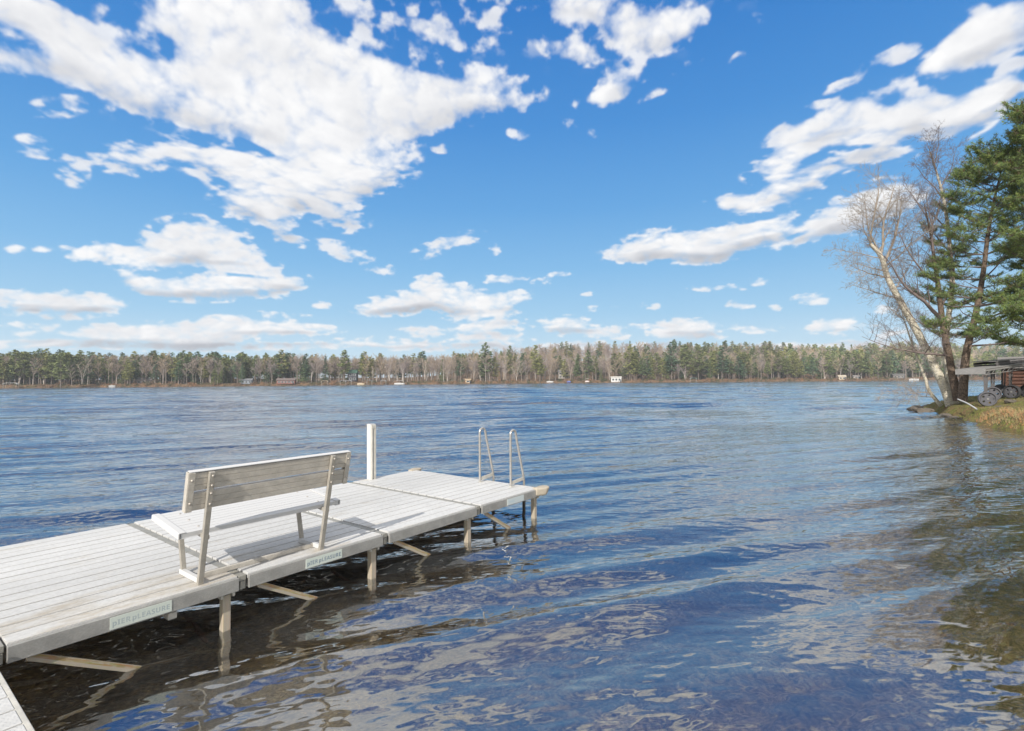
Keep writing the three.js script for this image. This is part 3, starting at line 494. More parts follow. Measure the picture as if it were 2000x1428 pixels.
bareTree('birch_tree', 'thick leaning white birch with yellowed bark, bare, at the water edge of the bank', [27.65, 0.55, -33],
  [[27.65, 0.45, -33], [27.2, 1.6, -33], [26.72, 2.65, -33], [25.66, 4.92, -33], [24.83, 6.54, -33], [23.82, 8.5, -33], [23.38, 9.97, -33], [22.75, 10.75, -33]], [0.36, 0.27, 0.235, 0.21, 0.19, 0.16, 0.13, 0.10], BIRCH,
  [[0.80, 0.5, 1.4, 0.2, 4.6, 0.09], [0.86, 0.15, 1.5, 0.15, 5.0, 0.085], [0.9, -0.35, 1.0, 0.1, 3.4, 0.06], [1.0, -0.1, 1.2, 0.3, 4.2, 0.06], [1.0, 0.35, 1.2, -0.3, 4.2, 0.06], [0.97, -0.7, 0.7, 0, 2.6, 0.04], [0.72, -1.2, 0.35, 0.2, 3.0, 0.06], [0.62, -1.2, 0.45, -0.1, 3.2, 0.055], [0.76, -1.1, 0.2, 0.4, 3.4, 0.05], [0.84, -1.1, 0.3, -0.3, 3.0, 0.04], [0.66, 0.8, 0.8, -0.1, 3.0, 0.05], [0.78, 0.9, 0.9, 0.2, 3.6, 0.05], [0.5, -1.0, 0.5, 0.1, 2.4, 0.035], [0.9, 0.9, 0.8, 0.1, 3.2, 0.05]],
  11, { ...tw0, extra: 14, from: 0.4, len: 2.0 }, TWIG_PALE, 'bare birches on the bank');
bareTree('birch_tree', 'slender upright white birch with black scars, behind the thick leaning birch', [28.18, 0.9, -33.6],
  [[28.18, 0.85, -33.6], [27.87, 3.47, -33.6], [27.86, 5.44, -33.5], [28.27, 8.07, -33.5], [28.19, 10.71, -33.5], [27.95, 13.37, -33.5], [27.57, 15.21, -33.5], [27.06, 16.88, -33.5]], [0.2, 0.17, 0.155, 0.14, 0.12, 0.09, 0.055, 0.02], BIRCH,
  [[0.62, -0.7, 1, 0.1, 3.6, 0.05], [0.68, 0.7, 1, -0.1, 3.2, 0.045], [0.74, -0.8, 1.1, 0.2, 3.2, 0.045], [0.8, 0.6, 1.2, 0.2, 2.8, 0.04], [0.86, -0.6, 1.3, 0, 2.6, 0.035], [0.92, 0.5, 1.3, 0, 2.2, 0.03], [0.55, -0.9, 0.7, 0, 3.2, 0.045], [0.48, -1, 0.6, 0.2, 2.8, 0.04]],
  23, { ...tw0, extra: 24, from: 0.45, len: 1.9, rise: 0.05 }, TWIG, 'bare birches on the bank');
bareTree('birch_tree', 'thin crooked grey sapling leaning left over the water beside the thick birch', [27.75, 0.4, -33.9],
  [[27.75, 0.3, -33.9], [26.9, 1.4, -33.9], [26.6, 2.17, -33.8], [26.15, 3.48, -33.8], [25.6, 5.13, -33.8], [25.2, 6.6, -33.8]], [0.12, 0.10, 0.085, 0.065, 0.045, 0.02], BIRCH,
  [[0.35, 0.5, 1, 0, 2.0, 0.03], [0.55, -0.8, 0.6, 0, 2.0, 0.025], [0.75, 0.5, 1, 0.2, 1.8, 0.022], [0.12, -1.4, 0.25, 0.6, 3.0, 0.03], [0.18, -1.4, 0.0, 0.3, 3.0, 0.03], [0.9, -0.6, 0.8, 0, 1.4, 0.02]],
  31, { ...tw0, extra: 8, from: 0.3, len: 1.2 }, TWIG_PALE, 'bare birches on the bank');
bareTree('bare_tree', 'dark brown trunk with bare forking limbs just behind the white birches', [27.3, 0.95, -32.2],
  [[27.35, 0.85, -32.2], [27.05, 2.2, -32.2], [26.82, 3.73, -32.2], [26.55, 5.29, -32.2], [26.32, 7.81, -32.2], [26.17, 9.07, -32.2], [25.93, 11.2, -32.2], [25.6, 13.0, -32.2]], [0.28, 0.21, 0.185, 0.165, 0.13, 0.105, 0.065, 0.025], BARK,
  [[0.46, -1.1, 1.1, 0.1, 5.6, 0.12], [0.27, -1.35, 0.22, 0.25, 6.6, 0.075], [0.5, 0.6, 1, 0.2, 4.0, 0.07], [0.6, -0.9, 0.9, -0.2, 4.2, 0.07], [0.68, 0.5, 1.2, 0, 4.0, 0.06], [0.76, -0.7, 1.2, 0.2, 4.0, 0.06], [0.84, 0.4, 1.3, 0.1, 3.4, 0.05], [0.38, -1.2, 0.5, -0.3, 3.8, 0.05], [0.92, -0.3, 1.3, 0, 3.0, 0.04], [0.22, -1.0, 0.9, 0.3, 2.6, 0.04]],
  47, { ...tw0, extra: 10, from: 0.25, len: 2.2, wob: 0.2 }, TWIG, undefined);
// white pines
const needleMat = new THREE.MeshPhysicalMaterial({ vertexColors: true, color: 0xffffff, roughness: 0.95, side: THREE.DoubleSide, transmission: 0.4, thickness: 0 });
function pineTree(label, base, trunk, rads, seed, o) {
  const rel = (a) => V(a[0] - base[0], a[1] - base[1], a[2] - base[2]), g = thing('white_pine', label, 'tree', V(...base), 0, 'pines on the bank'), r = mulberry(seed);
  const pts = trunk.map(rel); mesh('trunk', trunkGeo(pts, rads, 12, 1.2), BARK, g);
  const curve = new THREE.CatmullRomCurve3(pts), wood = new MB(), fol = new MB();
  function tuft(p, d, s) {
    const n = 11, hue = r(), br = 0.75 + 0.5 * r(), old = r() < o.brown ? 1 : 0, col = old ? [0.17 * br, 0.115 * br, 0.05 * br] : [mix(0.11, 0.26, hue) * br, mix(0.19, 0.32, hue) * br, mix(0.06, 0.06, hue) * br];
    for (let i = 0; i < n; i++) {
      const dir = d.clone().multiplyScalar(0.75).add(rv(r).normalize()).normalize(), w = V(0, 0, 0).crossVectors(dir, rv(r)).normalize().multiplyScalar(0.012 * s), q = p.clone().addScaledVector(d, (r() - 0.5) * 0.09), L = 0.19 * s * (0.7 + 0.6 * r());
      fol.tri(q.clone().add(w), q.clone().sub(w), q.clone().addScaledVector(dir, L), col);
    }
  }
  function spray(p, d, len, lvl) {
    const n = Math.max(3, Math.round(len / 0.16)), pp = [p.clone()], rr = [0.012 + len * 0.006]; let q = p.clone(), dd = d.clone();
    for (let i = 1; i <= n; i++) {
      dd.add(rv(r).multiplyScalar(0.14)).add(V(0, 0.05, 0)).normalize(); q = q.clone().addScaledVector(dd, len / n); pp.push(q); rr.push(Math.max(0.005, (0.012 + len * 0.006) * (1 - i / n)));
      if (i / n > (lvl ? 0.1 : 0.35)) tuft(q, dd, 1);
      if (lvl === 0 && i / n > 0.18) for (const sgn of [-1, 1]) if (r() < 0.82) { const side = V(0, 0, 0).crossVectors(dd, V(0, 1, 0)).normalize().multiplyScalar(sgn * (0.6 + 0.5 * r())); spray(q, dd.clone().add(side).add(V(0, (r() - 0.35) * 0.5, 0)).normalize(), (0.35 + 0.45 * r()) * (1.15 - 0.5 * i / n), 1); }
    }
    wood.tube(pp, rr, 3);
  }
  for (let y = o.from; y < 0.995; y += o.gap * (0.7 + 0.6 * r())) {
    const q = curve.getPoint(y), n = o.n + Math.floor(r() * 2), a0 = r() * 6.283;
    for (let k = 0; k < n; k++) {
      const a = a0 + k / n * 6.283 + (r() - 0.5) * 0.8, L = o.len(y) * (0.55 + 0.65 * r()); if (o.skip(a, y, r)) continue;
      const dir = V(Math.cos(a), 0.12 + 0.5 * y * y - 0.12 * (1 - y), Math.sin(a)).normalize(), m = Math.max(4, Math.round(L / 0.42)), pp = [q.clone()], rr = [0.02 + L * 0.011]; let p = q.clone(), d = dir.clone();
      for (let i = 1; i <= m; i++) {
        d.add(rv(r).multiplyScalar(0.10)).add(V(0, 0.035, 0)).normalize(); p = p.clone().addScaledVector(d, L / m); pp.push(p); rr.push(Math.max(0.008, (0.02 + L * 0.011) * (1 - 0.9 * i / m)));
        const t = i / m; if (t > o.bare) { const cnt = t > 0.95 ? 2 : 1; for (let c = 0; c < cnt; c++) for (const sgn of [-1, 1]) if (r() < o.fill) { const side = V(0, 0, 0).crossVectors(d, V(0, 1, 0)).normalize().multiplyScalar(sgn * (0.7 + 0.5 * r())); spray(p, d.clone().multiplyScalar(0.8).add(side).add(V(0, 0.15 + (r() - 0.5) * 0.4, 0)).normalize(), (0.5 + 0.7 * r()) * (1.2 - 0.5 * t), 0); } }
      }
      spray(p, d, 0.6, 0); wood.tube(pp, rr, 4);
    }
  }
  mesh('branches', wood.geo(), TWIG, g); mesh('crown', fol.geo(), needleMat, g); return [wood.tris, fol.tris];
}
pineTree('green white pine with a curved grey trunk, nearest the bare trees', [26.75, 0.95, -31.2],
  [[26.72, 0.85, -31.2], [27.04, 3.67, -31.2], [27.62, 5.79, -31.2], [28.16, 8.23, -31.2], [28.66, 11.29, -31.2], [29.2, 13.6, -31.2], [29.7, 15.2, -31.2]], [0.24, 0.19, 0.16, 0.13, 0.095, 0.055, 0.02], 61,
  { from: 0.2, gap: 0.036, n: 4, brown: 0.05, bare: 0.3, fill: 0.46, len: (y) => mix(3.6, 1.4, Math.pow(y, 1.3)), skip: (a, y, r) => r() < 0.16 });
pineTree('tall dense white pine at the right edge, its thin top browned', [30.9, 1.1, -28.6],
  [[30.9, 0.9, -28.6], [30.7, 4, -28.6], [30.4, 8, -28.6], [30.1, 11, -28.5], [29.7, 14.4, -28.4], [29.2, 17.2, -28.4]], [0.36, 0.32, 0.27, 0.2, 0.12, 0.03], 73,
  { from: 0.17, gap: 0.029, n: 4, brown: 0.12, bare: 0.34, fill: 0.5, len: (y) => mix(4.4, 0.9, Math.pow(y, 0.95)), skip: (a, y, r) => (Math.cos(a) > 0.5 ? r() < 0.6 : r() < 0.06) });

// roll-in dock stored on the bank: planked deck on posts with big wheels
const GREY = new THREE.MeshStandardMaterial({ map: aluTex, color: lin(0.30, 0.295, 0.30), roughness: 0.85 }), GREYD = new THREE.MeshStandardMaterial({ map: aluTex, color: lin(0.16, 0.15, 0.155), roughness: 0.85 });
const WHEEL = new THREE.MeshStandardMaterial({ map: aluTex, color: lin(0.12, 0.12, 0.14), roughness: 0.8 }), TYRE = new THREE.MeshStandardMaterial({ map: aluTex, color: lin(0.045, 0.045, 0.05), roughness: 0.9 });
const wheelDisc = (() => {
  const s = new THREE.Shape(); s.absarc(0, 0, 0.39, 0, Math.PI * 2);
  for (let k = 0; k < 5; k++) { const a = k / 5 * 6.283, h = new THREE.Path(); for (let i = 0; i <= 10; i++) { const q = i / 10 * 6.283, x = 0.235 + 0.075 * Math.cos(q), y = 0.07 * Math.sin(q), X = x * Math.cos(a) - y * Math.sin(a), Y = x * Math.sin(a) + y * Math.cos(a); i ? h.lineTo(X, Y) : h.moveTo(X, Y); } s.holes.push(h); }
  const g = new THREE.ExtrudeGeometry(s, { depth: 0.12, bevelEnabled: true, bevelSize: 0.012, bevelThickness: 0.015, bevelSegments: 2, curveSegments: 28 }); g.translate(0, 0, -0.06); return metricUV(g);
})();
const wheelTyre = (() => { const pts = [[0.345, -0.115], [0.40, -0.12], [0.435, -0.095], [0.445, 0], [0.435, 0.095], [0.40, 0.12], [0.345, 0.115], [0.345, -0.115]].map(([a, b]) => new THREE.Vector2(a, b)); const g = new THREE.LatheGeometry(pts, 36); g.rotateX(Math.PI / 2); return metricUV(g.toNonIndexed()); })();
const wheelHub = (() => { const g = new THREE.CylinderGeometry(0.055, 0.06, 0.2, 14); g.rotateX(Math.PI / 2); return g; })();
{
  const TURN = 0.5, g = thing('roll_in_dock', 'grey planked dock pulled ashore on five large plastic wheels', 'dock', V(25.5, 1.0, -29.2), TURN);
  // local: x along the dock from its lake end, y up from the ground, z towards us
  const L = 10.4, x0 = 0, slope = 0.066, Y = (x) => 1.56 + slope * x, ground = (x, z) => bankHeight(25.5 + x * Math.cos(TURN) + z * Math.sin(TURN), -29.2 - x * Math.sin(TURN) + z * Math.cos(TURN)) - 1.0;
  for (let k = 0; k < 55; k++) { const x = 0.09 + k * 0.187; const pl = rbox(0.177, 0.032, 1.3, 0.004, 0, 0, 0); pl.rotateZ(slope); pl.translate(x, Y(x) + 0.13, 0); mesh('plank', pl, GREY, g); }
  for (const z of [-0.6, 0.6]) { mesh('side_rail', bar(V(x0, Y(x0) + 0.05, z), V(x0 + L, Y(x0 + L) + 0.05, z), 0.05, 0.11), GREY, g); mesh('truss_rod', bar(V(x0 + 0.15, Y(x0) - 0.17, z), V(x0 + L, Y(x0 + L) - 0.22, z), 0.03, 0.035), GREY, g); }
  mesh('end_rail', rbox(0.06, 0.3, 1.34, 0.005, x0 - 0.03, Y(x0) + 0.0, 0), GREY, g);
  for (let k = 0; k < 15; k++) { const x = 0.3 + k * 0.68; mesh('truss_web', bar(V(x, Y(x) - 0.16, 0.6), V(x + 0.34, Y(x) + 0.0, 0.6), 0.02, 0.02), GREY, g); }
  for (const [x, z, turn, lean, pole] of [[0.25, 0.62, -1.0, 0.06, 1], [2.4, 0.1, -0.95, 0.0, 1], [5.6, -0.6, -1.0, 0.0, 1], [3.7, 0.55, -1.75, 0.1, 1], [5.95, 0.55, -1.85, 0.12, 1]]) {
    const w = new THREE.Group(), gy = ground(x, z), py = gy + 0.405; w.name = 'wheel'; w.position.set(x, py, z); w.rotation.set(0, turn, lean); w.scale.setScalar(0.93); g.add(w);
    mesh('tyre', wheelTyre, turn < -1.5 ? TYRE : WHEEL, w); mesh('rim', wheelDisc, WHEEL, w); mesh('hub', wheelHub, GREY, w);
    mesh('post', bar(V(x + 0.12, py, z * 0.86 - 0.05), V(x + 0.06, Y(x) + 0.02, z * 0.82), 0.075, 0.075), GREYD, g);
    mesh('post', bar(V(x + 0.55, py + 0.3, z * 0.8 - 0.1), V(x + 0.47, Y(x) + 0.02, z * 0.8), 0.06, 0.06), GREYD, g);
  }
}
{ // a second deck frame lying on top
  const g = thing('stacked_dock', 'weathered grey dock panel lying on top of the wheeled dock', 'dock', V(29.5, 2.86, -31.75), 0.5);
  for (let k = 0; k < 28; k++) { const pl = rbox(0.17, 0.03, 1.15, 0.004, -1.9 + k * 0.182, 0.30 + k * 0.009, 0); mesh('plank', pl, GREY, g); }
  for (const z of [-0.52, 0.52]) mesh('side_rail', bar(V(-1.98, 0.17, z), V(3.1, 0.42, z), 0.05, 0.14), GREYD, g);
  for (const z of [-0.5, 0.5]) mesh('skid', bar(V(-1.9, 0.0, z), V(3.0, 0.14, z), 0.07, 0.2), GREYD, g);
}
{ // log boathouse
  const g = thing('log_cabin', 'small cabin of round red-brown logs behind the wheeled dock', 'cabin', V(44.3, 0.72, -42.7), -0.75);
  const LOG = new THREE.MeshStandardMaterial({ map: barkTex, color: lin(0.6, 0.33, 0.25), roughness: 0.8 }), CREAM = new THREE.MeshStandardMaterial({ color: lin(0.62, 0.56, 0.44), roughness: 0.8 }), ROOF = new THREE.MeshStandardMaterial({ map: aluTex, color: lin(0.22, 0.21, 0.21), roughness: 0.95 });
  for (let k = 0; k < 8; k++) { const c = new THREE.CylinderGeometry(0.15, 0.15, 1.7, 12); c.rotateZ(Math.PI / 2); c.translate(-2.35, 0.15 + k * 0.285, 0); metricUV(c); mesh('log', c, LOG, g); const e = new THREE.CylinderGeometry(0.15, 0.15, 4, 10); e.rotateX(Math.PI / 2); e.translate(-3.05, 0.29 + k * 0.285, -1.85); metricUV(e); mesh('log', e, LOG, g); }
  mesh('wall', box(4.1, 2.35, 0.2, 0.55, 1.17, -0.02), CREAM, g); mesh('wall', box(0.2, 2.35, 4, 2.6, 1.17, -2), CREAM, g);
  const d = mesh('door', rbox(0.9, 1.95, 0.05, 0.01, 0.2, 0.98, 0.11), LOG, g); mesh('handle', rbox(0.03, 0.12, 0.05, 0.008, 0.55, 0.95, 0.15), BOLT, d);
  const w = mesh('window', rbox(0.9, 0.8, 0.06, 0.01, 1.7, 1.4, 0.1), CREAM, g); mesh('pane', box(0.76, 0.66, 0.03, 1.7, 1.4, 0.125), new THREE.MeshStandardMaterial({ color: lin(0.03, 0.04, 0.05), roughness: 0.08 }), w);
  for (const s of [-1, 1]) { const r = rbox(6.6, 0.1, 2.75, 0.01, 0, 0, 0); r.rotateX(s * 0.36); r.translate(-0.2, 2.75, -2 + s * 1.2); mesh('roof', r, ROOF, g); }
}
// white pipe on the slope
{ const g = new THREE.TubeGeometry(new THREE.CatmullRomCurve3([V(25.1, 1.02, -29.6), V(24.75, 0.84, -28.6), V(24.3, 0.58, -27.5)]), 12, 0.035, 8); const b = g; tag(mesh('white_pole', b, WHITE), 'thin white pole lying on the grassy slope below the birch', 'pole'); }
// stones at the waterline
function stoneGeo(seed) { const g = new THREE.IcosahedronGeometry(1, 3), p = g.attributes.position; for (let i = 0; i < p.count; i++) { const v = V(p.getX(i), p.getY(i), p.getZ(i)), k = 1 + 0.35 * n3(v.x * 1.3 + seed, v.y * 1.3, v.z * 1.3) + 0.12 * n3(v.x * 4, v.y * 4 + seed, v.z * 4); p.setXYZ(i, v.x * k, v.y * k * 0.62, v.z * k); } g.computeVertexNormals(); return metricUV(g); }
const STONE = new THREE.MeshStandardMaterial({ map: aluTex, color: lin(0.19, 0.165, 0.14), roughness: 0.85, bumpMap: groundBump, bumpScale: 0.02 });
[[28.4, -0.04, -37.2, 0.42, 'dark flat boulder at the very tip of the bank'], [27.7, 0.06, -36.0, 0.6, 'large brown boulder at the foot of the leaning birch'], [26.9, 0.05, -34.3, 0.5, 'rounded stone below the thick birch at the waterline'], [29.6, 0.1, -37.4, 0.5, 'half hidden stone behind the tip boulder'], [25.2, 0.02, -30.6, 0.32, 'pale stone at the waterline below the white pole'], [24.3, 0.02, -28.9, 0.26, 'small stone at the waterline left of the dry grass'], [25.6, 0.62, -27.6, 0.3, 'grey stone lying on the grass above the dry bank'], [26.6, 0.95, -28.1, 0.25, 'light stone in the grass below the last wheel']].forEach(([x, y, z, s, l], i) => {
  const m = mesh('stone', stoneGeo(i * 3.7), STONE); m.position.set(x, y, z); m.scale.set(s, s * 0.75, s * 0.8); m.rotation.y = i * 1.3; tag(m, l, 'stone', 'stones on the bank');
});
// grass: short on top, long and dry along the water
{
  const blade = new MB(), r = mulberry(99);
  for (let k = 0; k < 9; k++) { const a = r() * 6.283, q = V(Math.cos(a) * 0.05 * r(), 0, Math.sin(a) * 0.05 * r()), tip = V(Math.cos(a) * (0.15 + 0.35 * r()), 0.6 + 0.4 * r(), Math.sin(a) * (0.15 + 0.35 * r())), w = V(-Math.sin(a), 0, Math.cos(a)).multiplyScalar(0.028); const mid = q.clone().lerp(tip, 0.55).add(V(0, 0.12, 0)); blade.tri(q.clone().add(w), q.clone().sub(w), mid.clone().add(w.clone().multiplyScalar(0.7))); blade.tri(mid.clone().add(w.clone().multiplyScalar(0.7)), mid.clone().sub(w.clone().multiplyScalar(0.4)), tip); }
  const geo = blade.geo(), spots = [];
  for (let tries = 0; tries < 90000 && spots.length < 15000; tries++) {
    const x = 19.5 + r() * 26, z = -39 + r() * 24, d = shoreDistance(x, z); if (d < 0.12 || d > 14) continue;
    const dry = d < 1.5 + 0.5 * n3(x, 8, z) && z > -26.4 + n3(x * 0.8, 1, z * 0.8), h = bankHeight(x, z), n = n3(x * 0.7, 3, z * 0.7);
    if (dry ? r() > 0.95 : r() > 0.6 + n * 0.5) continue; if (!dry && z < -31 && d < 2.5 && r() < 0.75) continue;
    const s = dry ? (0.10 + 0.18 * r()) : 0.05 + 0.09 * r(); spots.push([x, h - 0.02, z, s, dry, r(), n]);
  }
  const im = new THREE.InstancedMesh(geo, new THREE.MeshStandardMaterial({ color: 0xffffff, roughness: 1, side: THREE.DoubleSide }), spots.length), m4 = new THREE.Matrix4(), c = new THREE.Color();
  spots.forEach(([x, y, z, s, dry, q, n], i) => {
    m4.makeRotationY(q * 6.283); m4.scale(V(s * (dry ? 1 : 1.6), s, s * (dry ? 1 : 1.6))); m4.setPosition(x, y, z); im.setMatrixAt(i, m4);
    const g = (q * 7.3) % 1; dry ? (g < 0.55 ? c.setRGB(0.34 + 0.14 * q, 0.19 + 0.08 * q, 0.11) : c.setRGB(0.40, 0.31 + 0.06 * q, 0.17)) : (n + g * 0.6 > 0.32 ? c.setRGB(0.17 + 0.06 * q, 0.19 + 0.05 * q, 0.05) : c.setRGB(0.27, 0.235, 0.10)); im.setColorAt(i, c);
  });
  im.name = 'grass'; im.userData = { kind: 'stuff', label: 'short green and long dry tan grass covering the near bank', category: 'grass' }; scene.add(im);
}

// ---------- the far shore ----------
const farNeedle = [[0.115, 0.155, 0.06], [0.165, 0.19, 0.07], [0.08, 0.13, 0.07], [0.21, 0.215, 0.075]].map((c) => new THREE.MeshStandardMaterial({ color: lin(...c), roughness: 1, side: THREE.DoubleSide }));
const farTwig = [[0.30, 0.245, 0.21], [0.34, 0.275, 0.21], [0.27, 0.22, 0.21], [0.37, 0.285, 0.19]].map((c) => new THREE.MeshStandardMaterial({ color: lin(...c), roughness: 1, side: THREE.DoubleSide }));
const farBark = new THREE.MeshStandardMaterial({ color: lin(0.155, 0.125, 0.105), roughness: 1 }), farPale = new THREE.MeshStandardMaterial({ color: lin(0.42, 0.38, 0.34), roughness: 1 }), farGrey = new THREE.MeshStandardMaterial({ color: lin(0.27, 0.23, 0.20), roughness: 1 });
function farPine(seed, o) { // geometry for a 22 m tree
  const r = mulberry(seed), t = new MB(), c = new MB(), H = 22, bend = (r() - 0.5) * 1.2, at = (y) => V(Math.sin(y / H * 2) * bend, y, Math.cos(y / H * 2.3) * bend * 0.5);
  t.tube([at(-1), at(H * 0.4), at(H * 0.75), at(H * 0.97)], [0.32, 0.24, 0.15, 0.04], 5);
  for (let y = H * o.from; y < H; y += o.gap * (0.6 + 0.8 * r())) {
    const f = (y / H - o.from) / (1 - o.from), n = 4 + Math.floor(r() * 3), reach = o.reach(f);
    for (let k = 0; k < n; k++) {
      if (r() < o.hole) continue; const a = r() * 6.283, L = reach * (0.55 + 0.65 * r()), up = o.up * (0.5 + f);
      const m = Math.max(5, Math.round(L * 4.2)), q0 = at(y);
      if (L > 1.6) { t.tube([q0, q0.clone().add(V(Math.cos(a) * L * 0.8, L * up * 0.7, Math.sin(a) * L * 0.8))], [0.07, 0.03], 3); }
      for (let i = 0; i < m; i++) {
        const s = (0.25 + 0.8 * Math.sqrt((i + r()) / m)) * L, w = 0.22 * L + 0.15, p = q0.clone().add(V(Math.cos(a) * s + (r() - 0.5) * w * 1.6, s * up + (r() - 0.35) * 0.5, Math.sin(a) * s + (r() - 0.5) * w * 1.6)), z = o.leaf * (0.6 + 0.8 * r());
        const d1 = rv(r).multiplyScalar(z), d2 = rv(r).multiplyScalar(z); d1.y *= 0.45; d2.y *= 0.6; c.tri(p.clone().add(d1), p.clone().add(d2), p.clone().sub(d1.add(d2).multiplyScalar(0.55)));
      }
    }
  }
  return [t.geo(), c.geo(), c.tris];
}
function farBare(seed, lean, spread, twigs, stems = 1) {
  const r = mulberry(seed), t = new MB(), c = new MB(), H = 20;
  for (let s = 0; s < stems; s++) {
    const lx = lean * (stems > 1 ? (s / (stems - 1) - 0.5) * 2.4 + 0.2 : 1) + (r() - 0.5) * 1.5, lz = (r() - 0.5) * 2, h = H * (s ? 0.72 + 0.25 * r() : 1), at = (f) => V(lx * f * f * 3 + Math.sin(f * 5 + seed) * 0.25, h * f, lz * f * f);
    t.tube([0, 0.25, 0.5, 0.75, 1].map((f) => at(f - 0.04)), [0.24, 0.19, 0.14, 0.08, 0.02], 5);
    for (let k = 0; k < 26; k++) {
      const f = 0.32 + 0.66 * Math.pow(r(), 0.8), a = r() * 6.283, L = spread * (1.25 - 0.75 * f) * (0.5 + 0.7 * r()), q = at(f), e = q.clone().add(V(Math.cos(a) * L, L * (0.75 + 0.6 * r()), Math.sin(a) * L)), m = q.clone().lerp(e, 0.5).add(V(0, -0.12 * L, 0));
      (k < 12 ? t : c).tube([q, m, e], [0.075, 0.05, 0.018], 3);
      for (let j = 0; j < twigs; j++) { const g = 0.25 + 0.75 * r(), b = q.clone().lerp(e, g), d = rv(r).multiplyScalar(0.8).add(V(Math.cos(a) * 0.5, 0.9, Math.sin(a) * 0.5)).normalize().multiplyScalar(0.8 + 1.3 * r()), w = rv(r).normalize().multiplyScalar(0.06); c.tri(b.clone().add(w), b.clone().sub(w), b.clone().add(d)); }
    }
  }
  return [t.geo(), c.geo(), c.tris];
}
const wide = { from: 0.26, gap: 0.62, reach: (f) => 4.2 * Math.pow(1 - f, 0.62) * (0.55 + 0.45 * Math.min(1, f * 4)) + 0.45, hole: 0.12, up: 0.28, leaf: 0.72 };
const kinds = [];
const pineLabel = 'green pine in the tree line along the far shore', bareLabel = 'leafless grey-brown tree in the tree line along the far shore', birchLabel = 'pale trunked birch in the tree line along the far shore', firLabel = 'narrow pointed conifer in the tree line along the far shore';
[[1, 0], [2, 1], [3, 1], [4, 3], [5, 2], [6, 3]].forEach(([s, m]) => kinds.push({ kind: 'pine', g: farPine(s * 13, { ...wide, from: 0.18 + 0.05 * (s % 4), hole: 0.1 + 0.05 * (s % 3) }), bark: farBark, leaf: farNeedle[m], name: 'pine_tree', label: pineLabel, group: 'pines on the far shore' }));
[[1, 2], [2, 0], [3, 1]].forEach(([s, m]) => kinds.push({ kind: 'fir', g: farPine(s * 29 + 3, { from: 0.06, gap: 0.55, reach: (f) => 3.1 * Math.pow(1 - f, 0.85) + 0.2, hole: 0.1, up: -0.05, leaf: 0.6 }), bark: farBark, leaf: farNeedle[m], name: 'fir_tree', label: firLabel, group: 'conifers on the far shore' }));
[[1, 0], [2, 1], [3, 2], [4, 3], [5, 0]].forEach(([s, m]) => kinds.push({ kind: 'bare', g: farBare(s * 17, 0.2, 5, 22), bark: farGrey, leaf: farTwig[m], name: 'bare_tree', label: bareLabel, group: 'bare trees on the far shore' }));
[[1, 0, 1], [2, 1, 2], [3, 2, 3]].forEach(([s, m, st]) => kinds.push({ kind: 'birch', g: farBare(s * 23, 1.0, 3.4, 7, st), bark: farPale, leaf: farTwig[m], name: 'birch_tree', label: birchLabel, group: 'birches on the far shore' }));
const byKind = (k) => kinds.filter((q) => q.kind === k);
// share of pine, conifer, birch by the place along the shore (x/|z|, left to right); the rest is bare
const MIXES = [[-1.0, 0.36, 0.08, 0.14], [-0.6, 0.28, 0.10, 0.14], [-0.48, 0.12, 0.08, 0.14], [-0.3, 0.12, 0.10, 0.16], [-0.22, 0.04, 0.05, 0.45], [-0.08, 0.10, 0.10, 0.3], [0.05, 0.22, 0.10, 0.16], [0.2, 0.24, 0.14, 0.14], [0.3, 0.45, 0.08, 0.14], [0.5, 0.5, 0.08, 0.1], [1.0, 0.5, 0.08, 0.08]];
function mixAt(a) { let i = 0; while (i < MIXES.length - 2 && a > MIXES[i + 1][0]) i++; const p = MIXES[i], q = MIXES[i + 1], t = THREE.MathUtils.clamp((a - p[0]) / (q[0] - p[0]), 0, 1); return [1, 2, 3].map((k) => mix(p[k], q[k], t)); }
const farRnd = mulberry(2024), forest = new Map();
function pickKind(a, inland, r) {
  const [p, f, b] = mixAt(a), q = r(); let k = 'bare'; const back = inland > 40;
  if (back) { const hillBare = sstep(a, -0.5, -0.35) * (1 - 0.45 * sstep(a, 0.25, 0.4)); k = q < 0.10 + 0.75 * (1 - hillBare) ? (r() < 0.85 ? 'pine' : 'fir') : 'bare'; }
  else if (q < p) k = 'pine'; else if (q < p + f) k = 'fir'; else if (q < p + f + b) k = 'birch';
  const list = byKind(k); return list[Math.floor(r() * list.length)];
}
const clearings = [[-157, 8], [-119, 7], [40, 9], [84, 9]];
let farCount = 0;
const marks = [[-0.43, 'on the far shore left of the red-brown cabin'], [-0.303, 'between the far red-brown cabin and green-roofed house'], [-0.084, 'between the far green-roofed house and tan shed'], [0.098, 'between the far tan shed and grey stone-based house'], [0.198, 'between the far grey house and white boathouse'], [0.345, 'just right of the far white boathouse'], [0.628, 'between the far grey-green boat lift and tan-roofed shed'], [9, 'on the far shore right of the tan-roofed shed']];
const farNames = { pine: ['dark green pine', 'mid green pine', 'mid green pine', 'yellow-green pine', 'blue-green pine', 'yellow-green pine'], fir: ['dark pointed conifer', 'green pointed conifer', 'mid green pointed conifer'], bare: ['leafless grey-brown tree', 'leafless tan tree', 'leafless purplish tree', 'leafless warm brown tree', 'leafless grey-brown tree'], birch: ['single white-stemmed birch', 'twin white-stemmed birch', 'three-stemmed white birch'] };
function farLabel(kind, a, s) { const size = s > 1.1 ? 'towering ' : s > 0.88 ? 'tall ' : s > 0.7 ? '' : 'low '; return size + farNames[kind.kind][byKind(kind.kind).indexOf(kind)] + ' ' + marks.find((m) => a < m[0])[1]; }
